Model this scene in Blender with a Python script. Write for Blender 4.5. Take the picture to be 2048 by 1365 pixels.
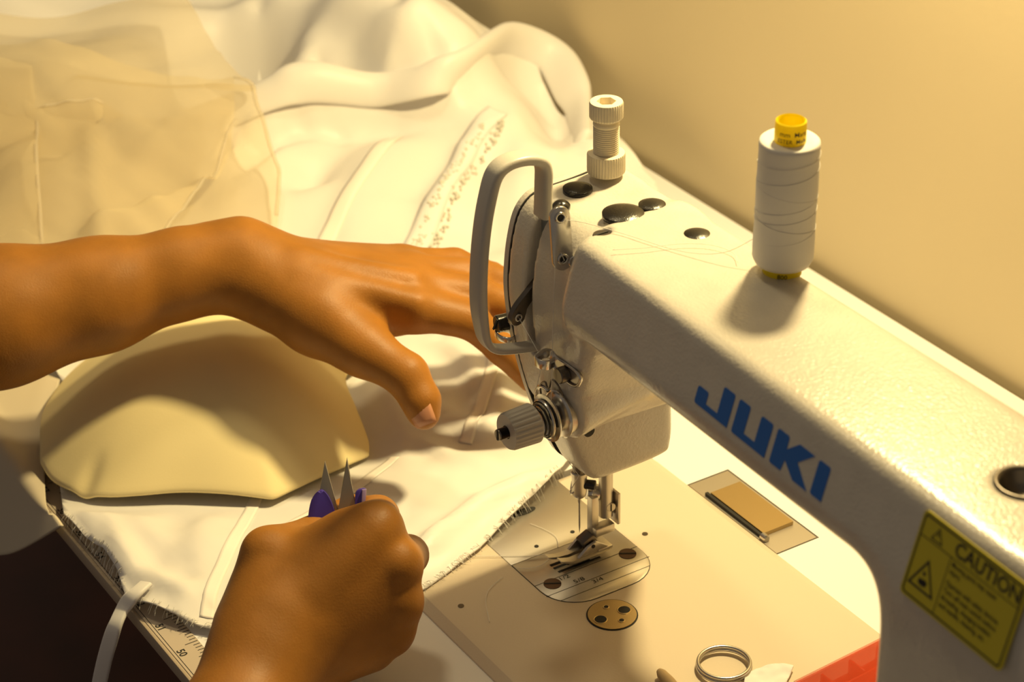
import bpy, bmesh, math, random
import numpy as np
from mathutils import Vector, Matrix

for o in list(bpy.data.objects):
    bpy.data.objects.remove(o, do_unlink=True)
S = bpy.context.scene
COL = S.collection
random.seed(7)
rng = np.random.default_rng(11)
PI = math.pi

# ------------------------------------------------------------------ camera
# world: origin = needle drop point on the bed, X along the arm to the column, Y to the wall, Z up
F_PX = 4640.0
PITCH, YAW, ROLL = math.radians(29.8), math.radians(31.85), math.radians(-1.1)
CAM = np.array([0.8216, -0.5491, 0.6962])
FW = np.array([-math.cos(YAW)*math.cos(PITCH), math.sin(YAW)*math.cos(PITCH), -math.sin(PITCH)])
_rt = np.cross(FW, [0, 0, 1]); _rt /= np.linalg.norm(_rt)
_up = np.cross(_rt, FW)
RT = math.cos(ROLL)*_rt + math.sin(ROLL)*_up
UP = -math.sin(ROLL)*_rt + math.cos(ROLL)*_up
cam = bpy.data.cameras.new('camera')
cam.sensor_width = 36.0
cam.lens = F_PX/2048*36
cam.clip_start = 0.05
camo = bpy.data.objects.new('camera', cam)
COL.objects.link(camo)
camo.matrix_world = Matrix(((RT[0], UP[0], -FW[0], CAM[0]), (RT[1], UP[1], -FW[1], CAM[1]),
                            (RT[2], UP[2], -FW[2], CAM[2]), (0, 0, 0, 1)))
S.camera = camo
cam.dof.use_dof = True
cam.dof.focus_distance = 1.13
cam.dof.aperture_fstop = 13.0

# ------------------------------------------------------------------ world, lamps, exposure
w = bpy.data.worlds.new('world'); S.world = w
w.use_nodes = True
w.node_tree.nodes['Background'].inputs[0].default_value = (1.0, 0.83, 0.64, 1)
w.node_tree.nodes['Background'].inputs[1].default_value = 0.135

def area_lamp(name, loc, target, size, power, color, spread=180):
    l = bpy.data.lights.new(name, 'AREA'); l.shape = 'DISK'; l.size = size
    l.energy = power; l.color = color; l.spread = math.radians(spread)
    o = bpy.data.objects.new(name, l); COL.objects.link(o)
    o.location = loc
    o.rotation_euler = (Vector(target)-Vector(loc)).to_track_quat('-Z', 'Y').to_euler()
    return o
WARM = (1.0, 0.78, 0.37)
area_lamp('desk_lamp_light', (-0.02, 0.215, 0.61), (-0.16, -0.03, 0.0), 0.055, 5.5, WARM)
area_lamp('overhead_fill_light', (-0.42, -0.03, 1.30), (-0.35, 0.0, 0.0), 0.18, 2.9, (1.0, 0.80, 0.45))  # overhead fill added to lift the cloth and hands, no fixture seen
vs = S.view_settings
S.display_settings.display_device = 'sRGB'
vs.view_transform = 'Standard'; vs.look = 'None'; vs.gamma = 1.0; vs.exposure = 0.13
vs.use_curve_mapping = False

# ------------------------------------------------------------------ helpers
def ray(px, py):
    d = FW*F_PX + RT*(px-1024) - UP*(py-682.5)
    return d/np.linalg.norm(d)
def at(px, py, z=None, y=None, x=None, depth=None):
    """point of the room seen at a photograph pixel, on the plane z / y / x (metres) or at a depth from the eye"""
    d = ray(px, py)
    if depth is not None: return CAM + d*depth/(d@FW)
    if z is not None: t = (z-CAM[2])/d[2]
    elif y is not None: t = (y-CAM[1])/d[1]
    else: t = (x-CAM[0])/d[0]
    return CAM + d*t
def depth_of(p): return float((np.asarray(p)-CAM)@FW)

def empty(name, loc=(0, 0, 0), label=None, cat=None, group=None):
    o = bpy.data.objects.new(name, None); COL.objects.link(o); o.location = loc
    o.empty_display_size = 0.02
    return tag(o, label, cat, group)
def tag(o, label=None, cat=None, group=None, kind=None):
    if label: o['label'] = label
    if cat: o['category'] = cat
    if group: o['group'] = group
    if kind: o['kind'] = kind
    return o
def link_mesh(name, me, mat, parent=None, smooth=None):
    if mat is not None: me.materials.append(mat)
    o = bpy.data.objects.new(name, me); COL.objects.link(o)
    if parent is not None:
        o.parent = parent
        loc = Vector((0, 0, 0)); p = parent
        while p is not None:
            loc += p.location; p = p.parent
        o.location = -loc          # meshes are authored in world coordinates
    if smooth is not None:
        if smooth >= 180:
            me.polygons.foreach_set('use_smooth', [True]*len(me.polygons))
        else:
            me.shade_smooth_by_angle(math.radians(smooth)) if hasattr(me, 'shade_smooth_by_angle') else smooth_angle(me, smooth)
    return o
def smooth_angle(me, ang):
    bm = bmesh.new(); bm.from_mesh(me)
    a = math.radians(ang)
    for f in bm.faces: f.smooth = True
    for e in bm.edges:
        if len(e.link_faces) == 2 and e.calc_face_angle(0) > a: e.smooth = False
    bm.to_mesh(me); bm.free()
def obj(name, bm, mat, parent=None, smooth=35):
    me = bpy.data.meshes.new(name)
    bmesh.ops.recalc_face_normals(bm, faces=bm.faces[:])
    bm.to_mesh(me); bm.free()
    return link_mesh(name, me, mat, parent, smooth)
def obj_np(name, V, Fc, mat, parent=None, smooth=180):
    me = bpy.data.meshes.new(name)
    me.from_pydata([tuple(map(float, v)) for v in V], [], [tuple(map(int, f)) for f in Fc])
    me.update()
    return link_mesh(name, me, mat, parent, smooth)

def add_box(bm, c, s, bevel=0.0, seg=2, rot=None):
    r = bmesh.ops.create_cube(bm, size=1.0)
    vs_ = r['verts']
    M = Matrix.Diagonal((s[0], s[1], s[2], 1))
    bmesh.ops.transform(bm, matrix=M, verts=vs_)
    if bevel > 0:
        es = list({e for v in vs_ for e in v.link_edges})
        rb = bmesh.ops.bevel(bm, geom=es, offset=bevel, segments=seg, affect='EDGES', profile=0.5)
        vs_ = list({v for f in rb['faces'] for v in f.verts} | {v for v in vs_ if v.is_valid})
    T = Matrix.Translation(c)
    if rot is not None: T = T @ rot.to_4x4()
    bmesh.ops.transform(bm, matrix=T, verts=vs_)
    return vs_
def add_lathe(bm, prof, c=(0, 0, 0), axis=(0, 0, 1), n=32, teeth=None):
    """prof: (r, h) list, revolved about axis through c. teeth = (depth, set of profile indices) makes knurling."""
    q = Vector((0, 0, 1)).rotation_difference(Vector(axis).normalized()).to_matrix()
    rings = []
    for k, (r, h) in enumerate(prof):
        if r < 1e-7:
            rings.append([bm.verts.new(Vector(c)+q@Vector((0, 0, h)))]); continue
        ring = []
        for i in range(n):
            a = 2*PI*i/n
            rr = r-(teeth[0] if teeth and k in teeth[1] and (i//2) % 2 else 0)
            ring.append(bm.verts.new(Vector(c)+q@Vector((rr*math.cos(a), rr*math.sin(a), h))))
        rings.append(ring)
    for a, b in zip(rings[:-1], rings[1:]):
        if len(a) == 1 and len(b) == 1: continue
        for i in range(n):
            j = (i+1) % n
            if len(a) == 1: bm.faces.new((a[0], b[j], b[i]))
            elif len(b) == 1: bm.faces.new((a[i], a[j], b[0]))
            else: bm.faces.new((a[i], a[j], b[j], b[i]))
def cyl(bm, p0, p1, r, n=24, bevel=0.0):
    p0 = Vector(p0); p1 = Vector(p1); L = (p1-p0).length
    b = bevel
    pr_ = [(0, 0), (r-b, 0), (r, b), (r, L-b), (r-b, L), (0, L)] if b > 0 else [(0, 0), (r, 0), (r, L), (0, L)]
    add_lathe(bm, pr_, p0, p1-p0, n)
def catmull(pts, n=8, closed=False):
    P = [np.array(p, float) for p in pts]
    out = []; m = len(P)
    for i in range(m if closed else m-1):
        if closed: p0, p1, p2, p3 = P[(i-1) % m], P[i], P[(i+1) % m], P[(i+2) % m]
        else: p0, p1, p2, p3 = P[max(i-1, 0)], P[i], P[i+1], P[min(i+2, m-1)]
        for k in range(n):
            t = k/n
            out.append(0.5*((2*p1)+(-p0+p2)*t+(2*p0-5*p1+4*p2-p3)*t*t+(-p0+3*p1-3*p2+p3)*t**3))
    if not closed: out.append(P[-1])
    return out
def sweep(bm, path, sec, side=None, closed=False, scale=None):
    """sweep a closed 2-D section (a,b) along path; a goes along `side` (fixed vector) or a transported frame"""
    P = [Vector(p) for p in path]; n = len(P); rings = []
    prev = None
    for i in range(n):
        if closed: t = (P[(i+1) % n]-P[i-1]).normalized()
        else: t = (P[min(i+1, n-1)]-P[max(i-1, 0)]).normalized()
        if side is not None: u = Vector(side)
        elif prev is None: u = t.orthogonal()
        else: u = prev
        u = (u-t*u.dot(t)).normalized(); prev = u
        v = t.cross(u)
        s = scale[i] if scale is not None else 1
        rings.append([bm.verts.new(P[i]+u*a*s+v*b*s) for a, b in sec])
    m = len(sec)
    for i in range(n if closed else n-1):
        a, b = rings[i], rings[(i+1) % n]
        for k in range(m):
            bm.faces.new((a[k], a[(k+1) % m], b[(k+1) % m], b[k]))
    if not closed:
        bm.faces.new(rings[0][::-1]); bm.faces.new(rings[-1])
def circ(r, n=8, ry=None): return [(r*math.cos(2*PI*i/n), (ry or r)*math.sin(2*PI*i/n)) for i in range(n)]
def tube(bm, path, r, n=6, closed=False): sweep(bm, path, circ(r, n), closed=closed)
def rrect(w, h, r, n=4):
    out = []
    for cx, cy, a0 in ((w/2-r, h/2-r, 0), (-w/2+r, h/2-r, 90), (-w/2+r, -h/2+r, 180), (w/2-r, -h/2+r, 270)):
        for k in range(n+1):
            a = math.radians(a0+90*k/n); out.append((cx+r*math.cos(a), cy+r*math.sin(a)))
    return out
def prism(bm, poly, O, U, V, N, d0, d1, bevel=0.0):
    """extrude a 2-D polygon (in the frame O,U,V) between offsets d0 and d1 along N"""
    O, U, V, N = (Vector(a) for a in (O, U, V, N))
    a = [bm.verts.new(O+U*p[0]+V*p[1]+N*d0) for p in poly]
    b = [bm.verts.new(O+U*p[0]+V*p[1]+N*d1) for p in poly]
    f0 = bm.faces.new(a[::-1]); f1 = bm.faces.new(b); m = len(poly)
    for i in range(m): bm.faces.new((a[i], a[(i+1) % m], b[(i+1) % m], b[i]))
    if bevel > 0:
        bmesh.ops.bevel(bm, geom=list(f1.edges), offset=bevel, segments=2, affect='EDGES', profile=0.5)
def text_mesh(s, size, bold=0.0, align='LEFT', res=3):
    cu = bpy.data.curves.new('t', 'FONT'); cu.body = s; cu.size = size
    cu.align_x = align; cu.resolution_u = res; cu.offset = bold
    o = bpy.data.objects.new('t', cu); COL.objects.link(o)
    me = bpy.data.meshes.new_from_object(o.evaluated_get(bpy.context.evaluated_depsgraph_get()))
    bpy.data.objects.remove(o, do_unlink=True); bpy.data.curves.remove(cu)
    V = np.array([v.co[:] for v in me.vertices]).reshape(-1, 3); Fc = [tuple(p.vertices) for p in me.polygons]
    bpy.data.meshes.remove(me)
    return V, Fc
def merge_np(parts):
    V = []; Fc = []; n = 0
    for v, f in parts:
        V.append(np.asarray(v)); Fc += [tuple(i+n for i in q) for q in f]; n += len(v)
    return np.vstack(V), Fc

# ---- signed distance toolkit (millimetres in, metres out)
def smin(a, b, k):
    h = np.clip(0.5+0.5*(b-a)/k, 0, 1); return b+(a-b)*h-k*h*(1-h)
def smax(a, b, k): return -smin(-a, -b, k)
def cone_sdf(P, a, b, ra, rb):
    a = np.asarray(a, np.float32); b = np.asarray(b, np.float32); ab = b-a
    t = np.clip(((P-a)@ab)/(ab@ab+1e-9), 0, 1)
    d = P-(a+t[..., None]*ab)
    return np.sqrt((d*d).sum(-1))-(ra+(rb-ra)*t)
def ell_sdf(P, c, axes, R):
    q = (P-np.asarray(c, np.float32))@(np.asarray(axes, np.float32).T)
    k = np.sqrt(((q/np.asarray(R, np.float32))**2).sum(-1))
    return (k-1)*min(R)
def poly_sdf(Y, Z, poly):
    d = np.full(Y.shape, 1e9, np.float32); s = np.ones(Y.shape, np.float32); n = len(poly)
    for i in range(n):
        a = poly[i]; b = poly[i-1]
        ex, ey = b[0]-a[0], b[1]-a[1]
        wx, wy = Y-a[0], Z-a[1]
        t = np.clip((wx*ex+wy*ey)/(ex*ex+ey*ey+1e-9), 0, 1)
        d = np.minimum(d, (wx-ex*t)**2+(wy-ey*t)**2)
        c1 = Z >= a[1]; c2 = Z < b[1]; c3 = ex*wy > ey*wx
        s = np.where((c1 & c2 & c3) | (~c1 & ~c2 & ~c3), -s, s)
    return s*np.sqrt(d)
def surface_nets(Fv, o, h):
    nx, ny, nz = Fv.shape
    ins = Fv < 0
    cnt = np.zeros((nx-1, ny-1, nz-1), np.int8)
    for i in (0, 1):
        for j in (0, 1):
            for k in (0, 1): cnt += ins[i:nx-1+i, j:ny-1+j, k:nz-1+k]
    act = (cnt > 0) & (cnt < 8)
    idx = np.full(act.shape, -1, np.int64); cells = np.argwhere(act); idx[act] = np.arange(len(cells))
    acc = np.zeros((len(cells), 3)); num = np.zeros(len(cells))
    corners = [(i, j, k) for i in (0, 1) for j in (0, 1) for k in (0, 1)]
    val = {c: Fv[cells[:, 0]+c[0], cells[:, 1]+c[1], cells[:, 2]+c[2]] for c in corners}
    for c in corners:
        for ax in range(3):
            if c[ax] == 0:
                c2 = list(c); c2[ax] = 1; c2 = tuple(c2)
                va, vb = val[c], val[c2]
                m = (va < 0) != (vb < 0)
                t = np.where(m, va/np.where(m, va-vb, 1), 0)
                p = np.tile(np.array(c, float), (len(cells), 1)); p[:, ax] += t
                acc += p*m[:, None]; num += m
    V = (cells+acc/num[:, None])*h+np.asarray(o)
    faces = []
    for ax in range(3):
        a1, a2 = (ax+1) % 3, (ax+2) % 3
        sl0 = [slice(None)]*3; sl1 = [slice(None)]*3
        sl0[ax] = slice(0, -1); sl1[ax] = slice(1, None)
        s0 = ins[tuple(sl0)]; s1 = ins[tuple(sl1)]
        e = np.argwhere(s0 != s1)
        ok = (e[:, a1] > 0) & (e[:, a2] > 0) & (e[:, a1] < Fv.shape[a1]-1) & (e[:, a2] < Fv.shape[a2]-1)
        e = e[ok]
        flip = s0[e[:, 0], e[:, 1], e[:, 2]]
        q = []
        for d1, d2 in ((-1, -1), (0, -1), (0, 0), (-1, 0)):
            cc = e.copy(); cc[:, a1] += d1; cc[:, a2] += d2
            q.append(idx[cc[:, 0], cc[:, 1], cc[:, 2]])
        q = np.stack(q, 1)
        q[~flip] = q[~flip][:, ::-1]
        faces.append(q)
    return V, np.vstack(faces)
def sdf_object(name, fn, lo, hi, h, mat, parent=None, relax=0):
    lo = np.array(lo, float); hi = np.array(hi, float)
    n = np.ceil((hi-lo)/h).astype(int)+1
    ax = [np.float32(lo[i]+h*np.arange(n[i])) for i in range(3)]
    G = np.meshgrid(*ax, indexing='ij')
    P = np.stack(G, -1)
    Fv = fn(P)
    Fv[0] = np.maximum(Fv[0], .01); Fv[-1] = np.maximum(Fv[-1], .01)
    Fv[:, 0] = np.maximum(Fv[:, 0], .01); Fv[:, -1] = np.maximum(Fv[:, -1], .01)
    Fv[:, :, 0] = np.maximum(Fv[:, :, 0], .01); Fv[:, :, -1] = np.maximum(Fv[:, :, -1], .01)
    V, Q = surface_nets(Fv, lo, h)
    me = bpy.data.meshes.new(name)
    V = V*0.001
    me.vertices.add(len(V)); me.vertices.foreach_set('co', V.astype(np.float32).ravel())
    me.loops.add(len(Q)*4); me.loops.foreach_set('vertex_index', Q.astype(np.int32).ravel())
    me.polygons.add(len(Q)); me.polygons.foreach_set('loop_start', np.arange(0, len(Q)*4, 4, dtype=np.int32))
    me.polygons.foreach_set('loop_total', np.full(len(Q), 4, np.int32))
    me.update(calc_edges=True); me.validate()
    o = link_mesh(name, me, mat, parent, 180)
    if relax:
        m = o.modifiers.new('relax', 'SMOOTH'); m.factor = 0.5; m.iterations = relax
    return o

# ---- smooth value noise (numpy)
def vnoise(x, y, seed=0):
    r = np.random.default_rng(seed); T = r.random((64, 64))*2-1
    xi = np.floor(x).astype(int); yi = np.floor(y).astype(int); fx = x-xi; fy = y-yi
    fx = fx*fx*fx*(fx*(fx*6-15)+10); fy = fy*fy*fy*(fy*(fy*6-15)+10)
    g = lambda a, b: T[a % 64, b % 64]
    return (g(xi, yi)*(1-fx)+g(xi+1, yi)*fx)*(1-fy)+(g(xi, yi+1)*(1-fx)+g(xi+1, yi+1)*fx)*fy

# ------------------------------------------------------------------ materials
def lin(r, g, b):
    f = lambda c: (c/255/12.92) if c/255 <= 0.04045 else ((c/255+0.055)/1.055)**2.4
    return (f(r), f(g), f(b), 1)
def new_mat(name, col, rough=0.5, metal=0.0, spec=0.5, bump=None, var=None, coat=0, sss=0, trans=0, alpha=None, translucent=0, ior=None, sheen=0):
    """bump = (noise scale, strength, distance m); var = (noise scale, amount) for gentle colour variation"""
    m = bpy.data.materials.new(name); m.use_nodes = True
    nt = m.node_tree; B = nt.nodes['Principled BSDF']; L = nt.links
    B.inputs['Base Color'].default_value = col
    B.inputs['Roughness'].default_value = rough; B.inputs['Metallic'].default_value = metal
    B.inputs['Specular IOR Level'].default_value = spec
    if coat: B.inputs['Coat Weight'].default_value = coat; B.inputs['Coat Roughness'].default_value = 0.15
    if sss:
        B.inputs['Subsurface Weight'].default_value = sss
        B.inputs['Subsurface Radius'].default_value = (1.0, 0.35, 0.15); B.inputs['Subsurface Scale'].default_value = 0.004
    if trans: B.inputs['Transmission Weight'].default_value = trans
    if ior: B.inputs['IOR'].default_value = ior
    if sheen: B.inputs['Sheen Weight'].default_value = sheen
    tc = nt.nodes.new('ShaderNodeTexCoord')
    if bump:
        n = nt.nodes.new('ShaderNodeTexNoise'); n.inputs['Scale'].default_value = bump[0]; n.inputs['Detail'].default_value = 2
        L.new(tc.outputs['Object'], n.inputs['Vector'])
        b = nt.nodes.new('ShaderNodeBump'); b.inputs['Strength'].default_value = bump[1]; b.inputs['Distance'].default_value = bump[2]
        L.new(n.outputs['Fac'], b.inputs['Height']); L.new(b.outputs['Normal'], B.inputs['Normal'])
    if var:
        n = nt.nodes.new('ShaderNodeTexNoise'); n.inputs['Scale'].default_value = var[0]; n.inputs['Detail'].default_value = 4
        L.new(tc.outputs['Object'], n.inputs['Vector'])
        r = nt.nodes.new('ShaderNodeValToRGB')
        r.color_ramp.elements[0].position = 0.35; r.color_ramp.elements[1].position = 0.68
        a = var[1]
        r.color_ramp.elements[0].color = tuple(c*(1-a) for c in col[:3])+(1,)
        r.color_ramp.elements[1].color = tuple(min(1, c*(1+a*0.5)) for c in col[:3])+(1,)
        L.new(n.outputs['Fac'], r.inputs['Fac']); L.new(r.outputs['Color'], B.inputs['Base Color'])
    out = nt.nodes['Material Output']; last = B.outputs['BSDF']
    if translucent:
        t = nt.nodes.new('ShaderNodeBsdfTranslucent'); t.inputs['Color'].default_value = col
        mx = nt.nodes.new('ShaderNodeMixShader'); mx.inputs[0].default_value = translucent
        L.new(last, mx.inputs[1]); L.new(t.outputs[0], mx.inputs[2]); last = mx.outputs[0]
    if alpha is not None:
        t = nt.nodes.new('ShaderNodeBsdfTransparent')
        mx = nt.nodes.new('ShaderNodeMixShader'); mx.inputs[0].default_value = alpha
        L.new(t.outputs[0], mx.inputs[1]); L.new(last, mx.inputs[2]); last = mx.outputs[0]
    L.new(last, out.inputs['Surface'])
    return m
M = {}
M['paint'] = new_mat('machine_paint', (0.57, 0.53, 0.47, 1), 0.24, spec=0.6, bump=(620, 0.38, 0.0006), var=(60, 0.05))
M['bedpaint'] = new_mat('bed_paint', (0.61, 0.52, 0.41, 1), 0.42, spec=0.4, bump=(900, 0.15, 0.0003))
M['guardpaint'] = new_mat('guard_paint', (0.52, 0.49, 0.44, 1), 0.35, bump=(800, 0.2, 0.0003))
M['wall'] = new_mat('wall_paint', (0.74, 0.62, 0.40, 1), 0.9, spec=0.1, bump=(250, 0.05, 0.001), var=(4, 0.03))
M['floor'] = new_mat('floor_wood', (0.085, 0.018, 0.006, 1), 0.5, var=(9, 0.4))
M['table'] = new_mat('table_laminate', (0.80, 0.79, 0.80, 1), 0.35, spec=0.4)
M['edge'] = new_mat('edge_band', (0.42, 0.34, 0.25, 1), 0.5)
M['steel'] = new_mat('steel', (0.62, 0.60, 0.57, 1), 0.25, metal=1)
M['satin_steel'] = new_mat('satin_steel', (0.60, 0.56, 0.50, 1), 0.38, metal=1, bump=(2200, 0.05, 0.0001))
M['dark_steel'] = new_mat('dark_steel', (0.16, 0.14, 0.12, 1), 0.35, metal=1)
M['brass'] = new_mat('brass_plate', (0.62, 0.47, 0.24, 1), 0.32, metal=1)
M['black'] = new_mat('black_rubber', (0.012, 0.010, 0.008, 1), 0.22, spec=0.5, bump=(1500, 0.35, 0.0003))
M['gap'] = new_mat('dark_gap', (0.01, 0.009, 0.008, 1), 0.7)
M['slot'] = new_mat('slot_paint', (0.17, 0.19, 0.20, 1), 0.6)
M['knob'] = new_mat('grey_plastic', (0.50, 0.46, 0.40, 1), 0.5)
M['cream_plastic'] = new_mat('cream_plastic', (0.74, 0.66, 0.50, 1), 0.4)
M['blue'] = new_mat('blue_print', (0.003, 0.11, 0.46, 1), 0.45)
M['label'] = new_mat('label_yellow', (0.50, 0.42, 0.010, 1), 0.45)
M['ink'] = new_mat('black_ink', (0.012, 0.011, 0.008, 1), 0.6)
M['yellow'] = new_mat('yellow_tube', (0.95, 0.80, 0.01, 1), 0.35, translucent=0.35)
M['thread'] = new_mat('white_thread', (0.82, 0.79, 0.74, 1), 0.7, spec=0.2, translucent=0.1)
M['satin'] = new_mat('white_satin', (0.87, 0.85, 0.84, 1), 0.42, spec=0.35, bump=(60, 0.10, 0.003), translucent=0.18)
M['panel'] = new_mat('white_lining', (0.86, 0.85, 0.86, 1), 0.6, spec=0.2, bump=(90, 0.10, 0.002), translucent=0.15)
M['tape'] = new_mat('cream_seam_tape', (0.84, 0.80, 0.76, 1), 0.6, spec=0.2)
M['tulle'] = new_mat('sheer_tulle', (0.80, 0.69, 0.47, 1), 0.8, spec=0.1, alpha=0.55, translucent=0.35)
M['hem'] = new_mat('tulle_hem', (0.84, 0.76, 0.60, 1), 0.8, spec=0.1, alpha=0.40, translucent=0.3)
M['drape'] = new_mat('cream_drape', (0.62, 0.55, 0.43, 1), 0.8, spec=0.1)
M['sequin'] = new_mat('sequin', (0.92, 0.90, 0.84, 1), 0.12, spec=0.8, translucent=0.5)
M['foam'] = new_mat('cream_foam', (0.92, 0.79, 0.44, 1), 0.75, spec=0.15, bump=(900, 0.12, 0.0003), translucent=0.08)
M['skin'] = new_mat('brown_skin', (0.335, 0.138, 0.020, 1), 0.5, spec=0.3, bump=(900, 0.28, 0.0004), var=(45, 0.14), sss=0.15)
M['nail'] = new_mat('fingernail', (0.50, 0.24, 0.14, 1), 0.3, spec=0.4)
M['purple'] = new_mat('purple_plastic', (0.045, 0.025, 0.26, 1), 0.4)
M['lilac'] = new_mat('lilac_plastic', (0.30, 0.22, 0.42, 1), 0.45)
M['blade'] = new_mat('blade_steel', (0.34, 0.31, 0.26, 1), 0.4, metal=0.85)
M['red'] = new_mat('red_clear_plastic', (0.66, 0.045, 0.007, 1), 0.25, alpha=0.60)
M['redlid'] = new_mat('red_clear_lid', (0.66, 0.05, 0.008, 1), 0.2, alpha=0.35)
M['ruler'] = new_mat('tape_measure', (0.50, 0.42, 0.34, 1), 0.6)
M['scr'] = new_mat('screw_brown', (.10, .055, .035, 1), .45, metal=.6)
M['wood'] = new_mat('stick_wood', (0.45, 0.32, 0.17, 1), 0.6)

# ------------------------------------------------------------------ the setting
def box_struct(name, c, s, mat, bevel=0):
    bm = bmesh.new(); add_box(bm, c, s, bevel)
    return tag(obj(name, bm, mat), kind='structure')
FLOOR_Z = -0.76
box_struct('wall_back', (0, 0.335, 0.52), (3.4, 0.05, 2.6), M['wall'])
box_struct('floor', (0, -0.70, FLOOR_Z-0.02), (3.4, 2.12, 0.04), M['floor'])
box_struct('baseboard_back', (0, 0.302, FLOOR_Z+0.045), (3.4, 0.015, 0.09), M['table'])

# sewing table with a cut-out for the machine bed
TX0, TX1, TY0, TY1 = -1.12, 0.62, -0.212, 0.303
BX0, BX1, BY0, BY1 = -0.0775, 0.4025, -0.0892, 0.0897      # bed
HX0, HX1, HY1 = -0.029, 0.0505, 0.118                         # hinge notch
ZT = -0.0034
table = empty('sewing_table', (0, 0, FLOOR_Z), 'white laminate sewing table with a cut-out holding the machine bed', 'table')
bm = bmesh.new()
th = 0.0075
def slab(x0, x1, y0, y1): add_box(bm, ((x0+x1)/2, (y0+y1)/2, ZT-th/2), (x1-x0, y1-y0, th))
slab(TX0, BX0, TY0+.002, TY1); slab(BX1, TX1, TY0+.002, TY1)
slab(BX0, BX1, TY0+.002, BY0)
slab(BX0, HX0, BY1, TY1); slab(HX1, BX1, BY1, TY1); slab(HX0, HX1, HY1, TY1)
obj('table_top', bm, M['table'], table)
bm = bmesh.new(); add_box(bm, ((TX0+TX1)/2, TY0+.001, ZT-th/2), (TX1-TX0, .0022, th+.0006), .0006)
obj('edge_band', bm, M['edge'], table)
bm = bmesh.new()
for yy in (TY0+.11, TY1-.05): add_box(bm, ((TX0+TX1)/2, yy, ZT-th-.026), (TX1-TX0-.1, .02, .05))
obj('apron', bm, M['dark_steel'], table)
for sx in (TX0+.08, TX1-.08):
    for sy in (TY0+.11, TY1-.05):
        bm = bmesh.new(); add_box(bm, (sx, sy, (FLOOR_Z+ZT-th)/2), (.04, .04, ZT-th-FLOOR_Z), .003)
        obj('leg', bm, M['dark_steel'], table)

# ------------------------------------------------------------------ sewing machine
mach = empty('sewing_machine', (0.1, 0, 0), 'beige industrial lockstitch sewing machine with blue lettering, set into the white table', 'sewing machine')
PROF = [(5, 212.5), (-13, 211.5), (-21, 208.5), (-26.6, 201.5), (-30.0, 190), (-32.0, 177), (-32.6, 161), (-30, 138), (-24.6, 113), (-17.7, 90), (-8.5, 67), (-3, 58), (6, 54),
        (42, 55), (48, 62), (48.5, 80), (46, 110), (38, 150), (33, 185), (32, 208), (27, 214)]
prof_s = [tuple(p) for p in catmull(PROF, 5, True)]
def arm_parts(P):
    X, Y, Z = P[..., 0], P[..., 1], P[..., 2]
    # lower and upper head
    Yg, Zg = P[0, :, :, 1], P[0, :, :, 2]
    pol = poly_sdf(Yg, Zg, prof_s)[None]
    lowh = smax(np.broadcast_to(pol, X.shape), np.maximum(X-15.5, -12.0-X), 7)
    shelf = (96.5-(Z+0.05*(Y+20)+0.16*(X-29)))
    uph = smax(smax(np.broadcast_to(pol, X.shape), X-(28+0.45*np.minimum(Z-97, 60)), 9), shelf, 4)
    uph = np.maximum(uph, -12.4-X)
    d = smin(lowh, uph, 3)
    # arm
    kx = 0.05
    yf = -38.5-kx*(np.minimum(X, 330)-70)-0.30*(207-Z)
    front = smax((yf-Y)/math.sqrt(1+kx*kx+0.09), -58.6-Y, 5)
    top = Z-(217.4+0.011*(X-50))
    rear = (Y-(31.2-0.012*X)-0.06*np.maximum(0, 200-Z))
    bot = ((178-0.45*(Y+50))-Z)/1.097  # rear underside, out of view, dropped lower to shade the bed front
    low = smin(bot, 286.5-X, 26)                # underside flowing into the column
    a = smax(front, top, 7); a = smax(a, rear, 8)
    a = smax(a, low, 12)
    a = smax(a, 47-X, 9); a = smax(a, X-400, 10)
    a = np.maximum(a, 1.2-Z)
    d2 = smin(d, a, 16)
    d2 = smax(d2, top, 2)
    d2 = np.maximum(d2, (yf-Y)/math.sqrt(1+kx*kx+0.09))
    d2 = np.maximum(d2, d-.3-np.where(X < 31, 0, (X-31)*(X-31)*.12))
    d2 = smax(d2, Y-(31.2-0.012*X)-0.35*np.maximum(0, 175-Z), 3)
    d2 = np.maximum(d2, 1.0-Z)
    # boss under the tension assembly
    r = np.sqrt((X-28.5)**2+(Z-113)**2)
    boss = smax(r-14.5+0.25*(Y+26), -(Y+26.5), 4); boss = np.maximum(boss, Y-15)
    d2 = smin(d2, boss, 9)
    # keep the head flush with the split line of the face plate
    d2 = np.maximum(d2, -12.4-X)
    d2 = np.where(X < 20, np.maximum(d2, Z-217.2), d2)
    # corner step on top where the guard is bolted
    # take-up slot
    slot = np.maximum(np.maximum(np.abs(X-5.8)-2.9, np.abs(Z-173)-38), Y-(-12))
    d2 = smax(d2, -slot, 0.8)
    # recessed oil screw on top
    hole = np.maximum(np.sqrt((X-48)**2+(Y+19.6)**2)-4.6, 211-Z)
    d2 = smax(d2, -hole, 0.8)
    # thread-guide recess near the column
    hole = np.sqrt((X-311)**2+(Y+9)**2+(Z-222)**2)-11.5
    d2 = smax(d2, -hole, 1.5)
    return d2
sdf_object('arm', arm_parts, (-16, -66, -1), (404, 56, 224), 1.45, M['paint'], mach, 3)

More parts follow.
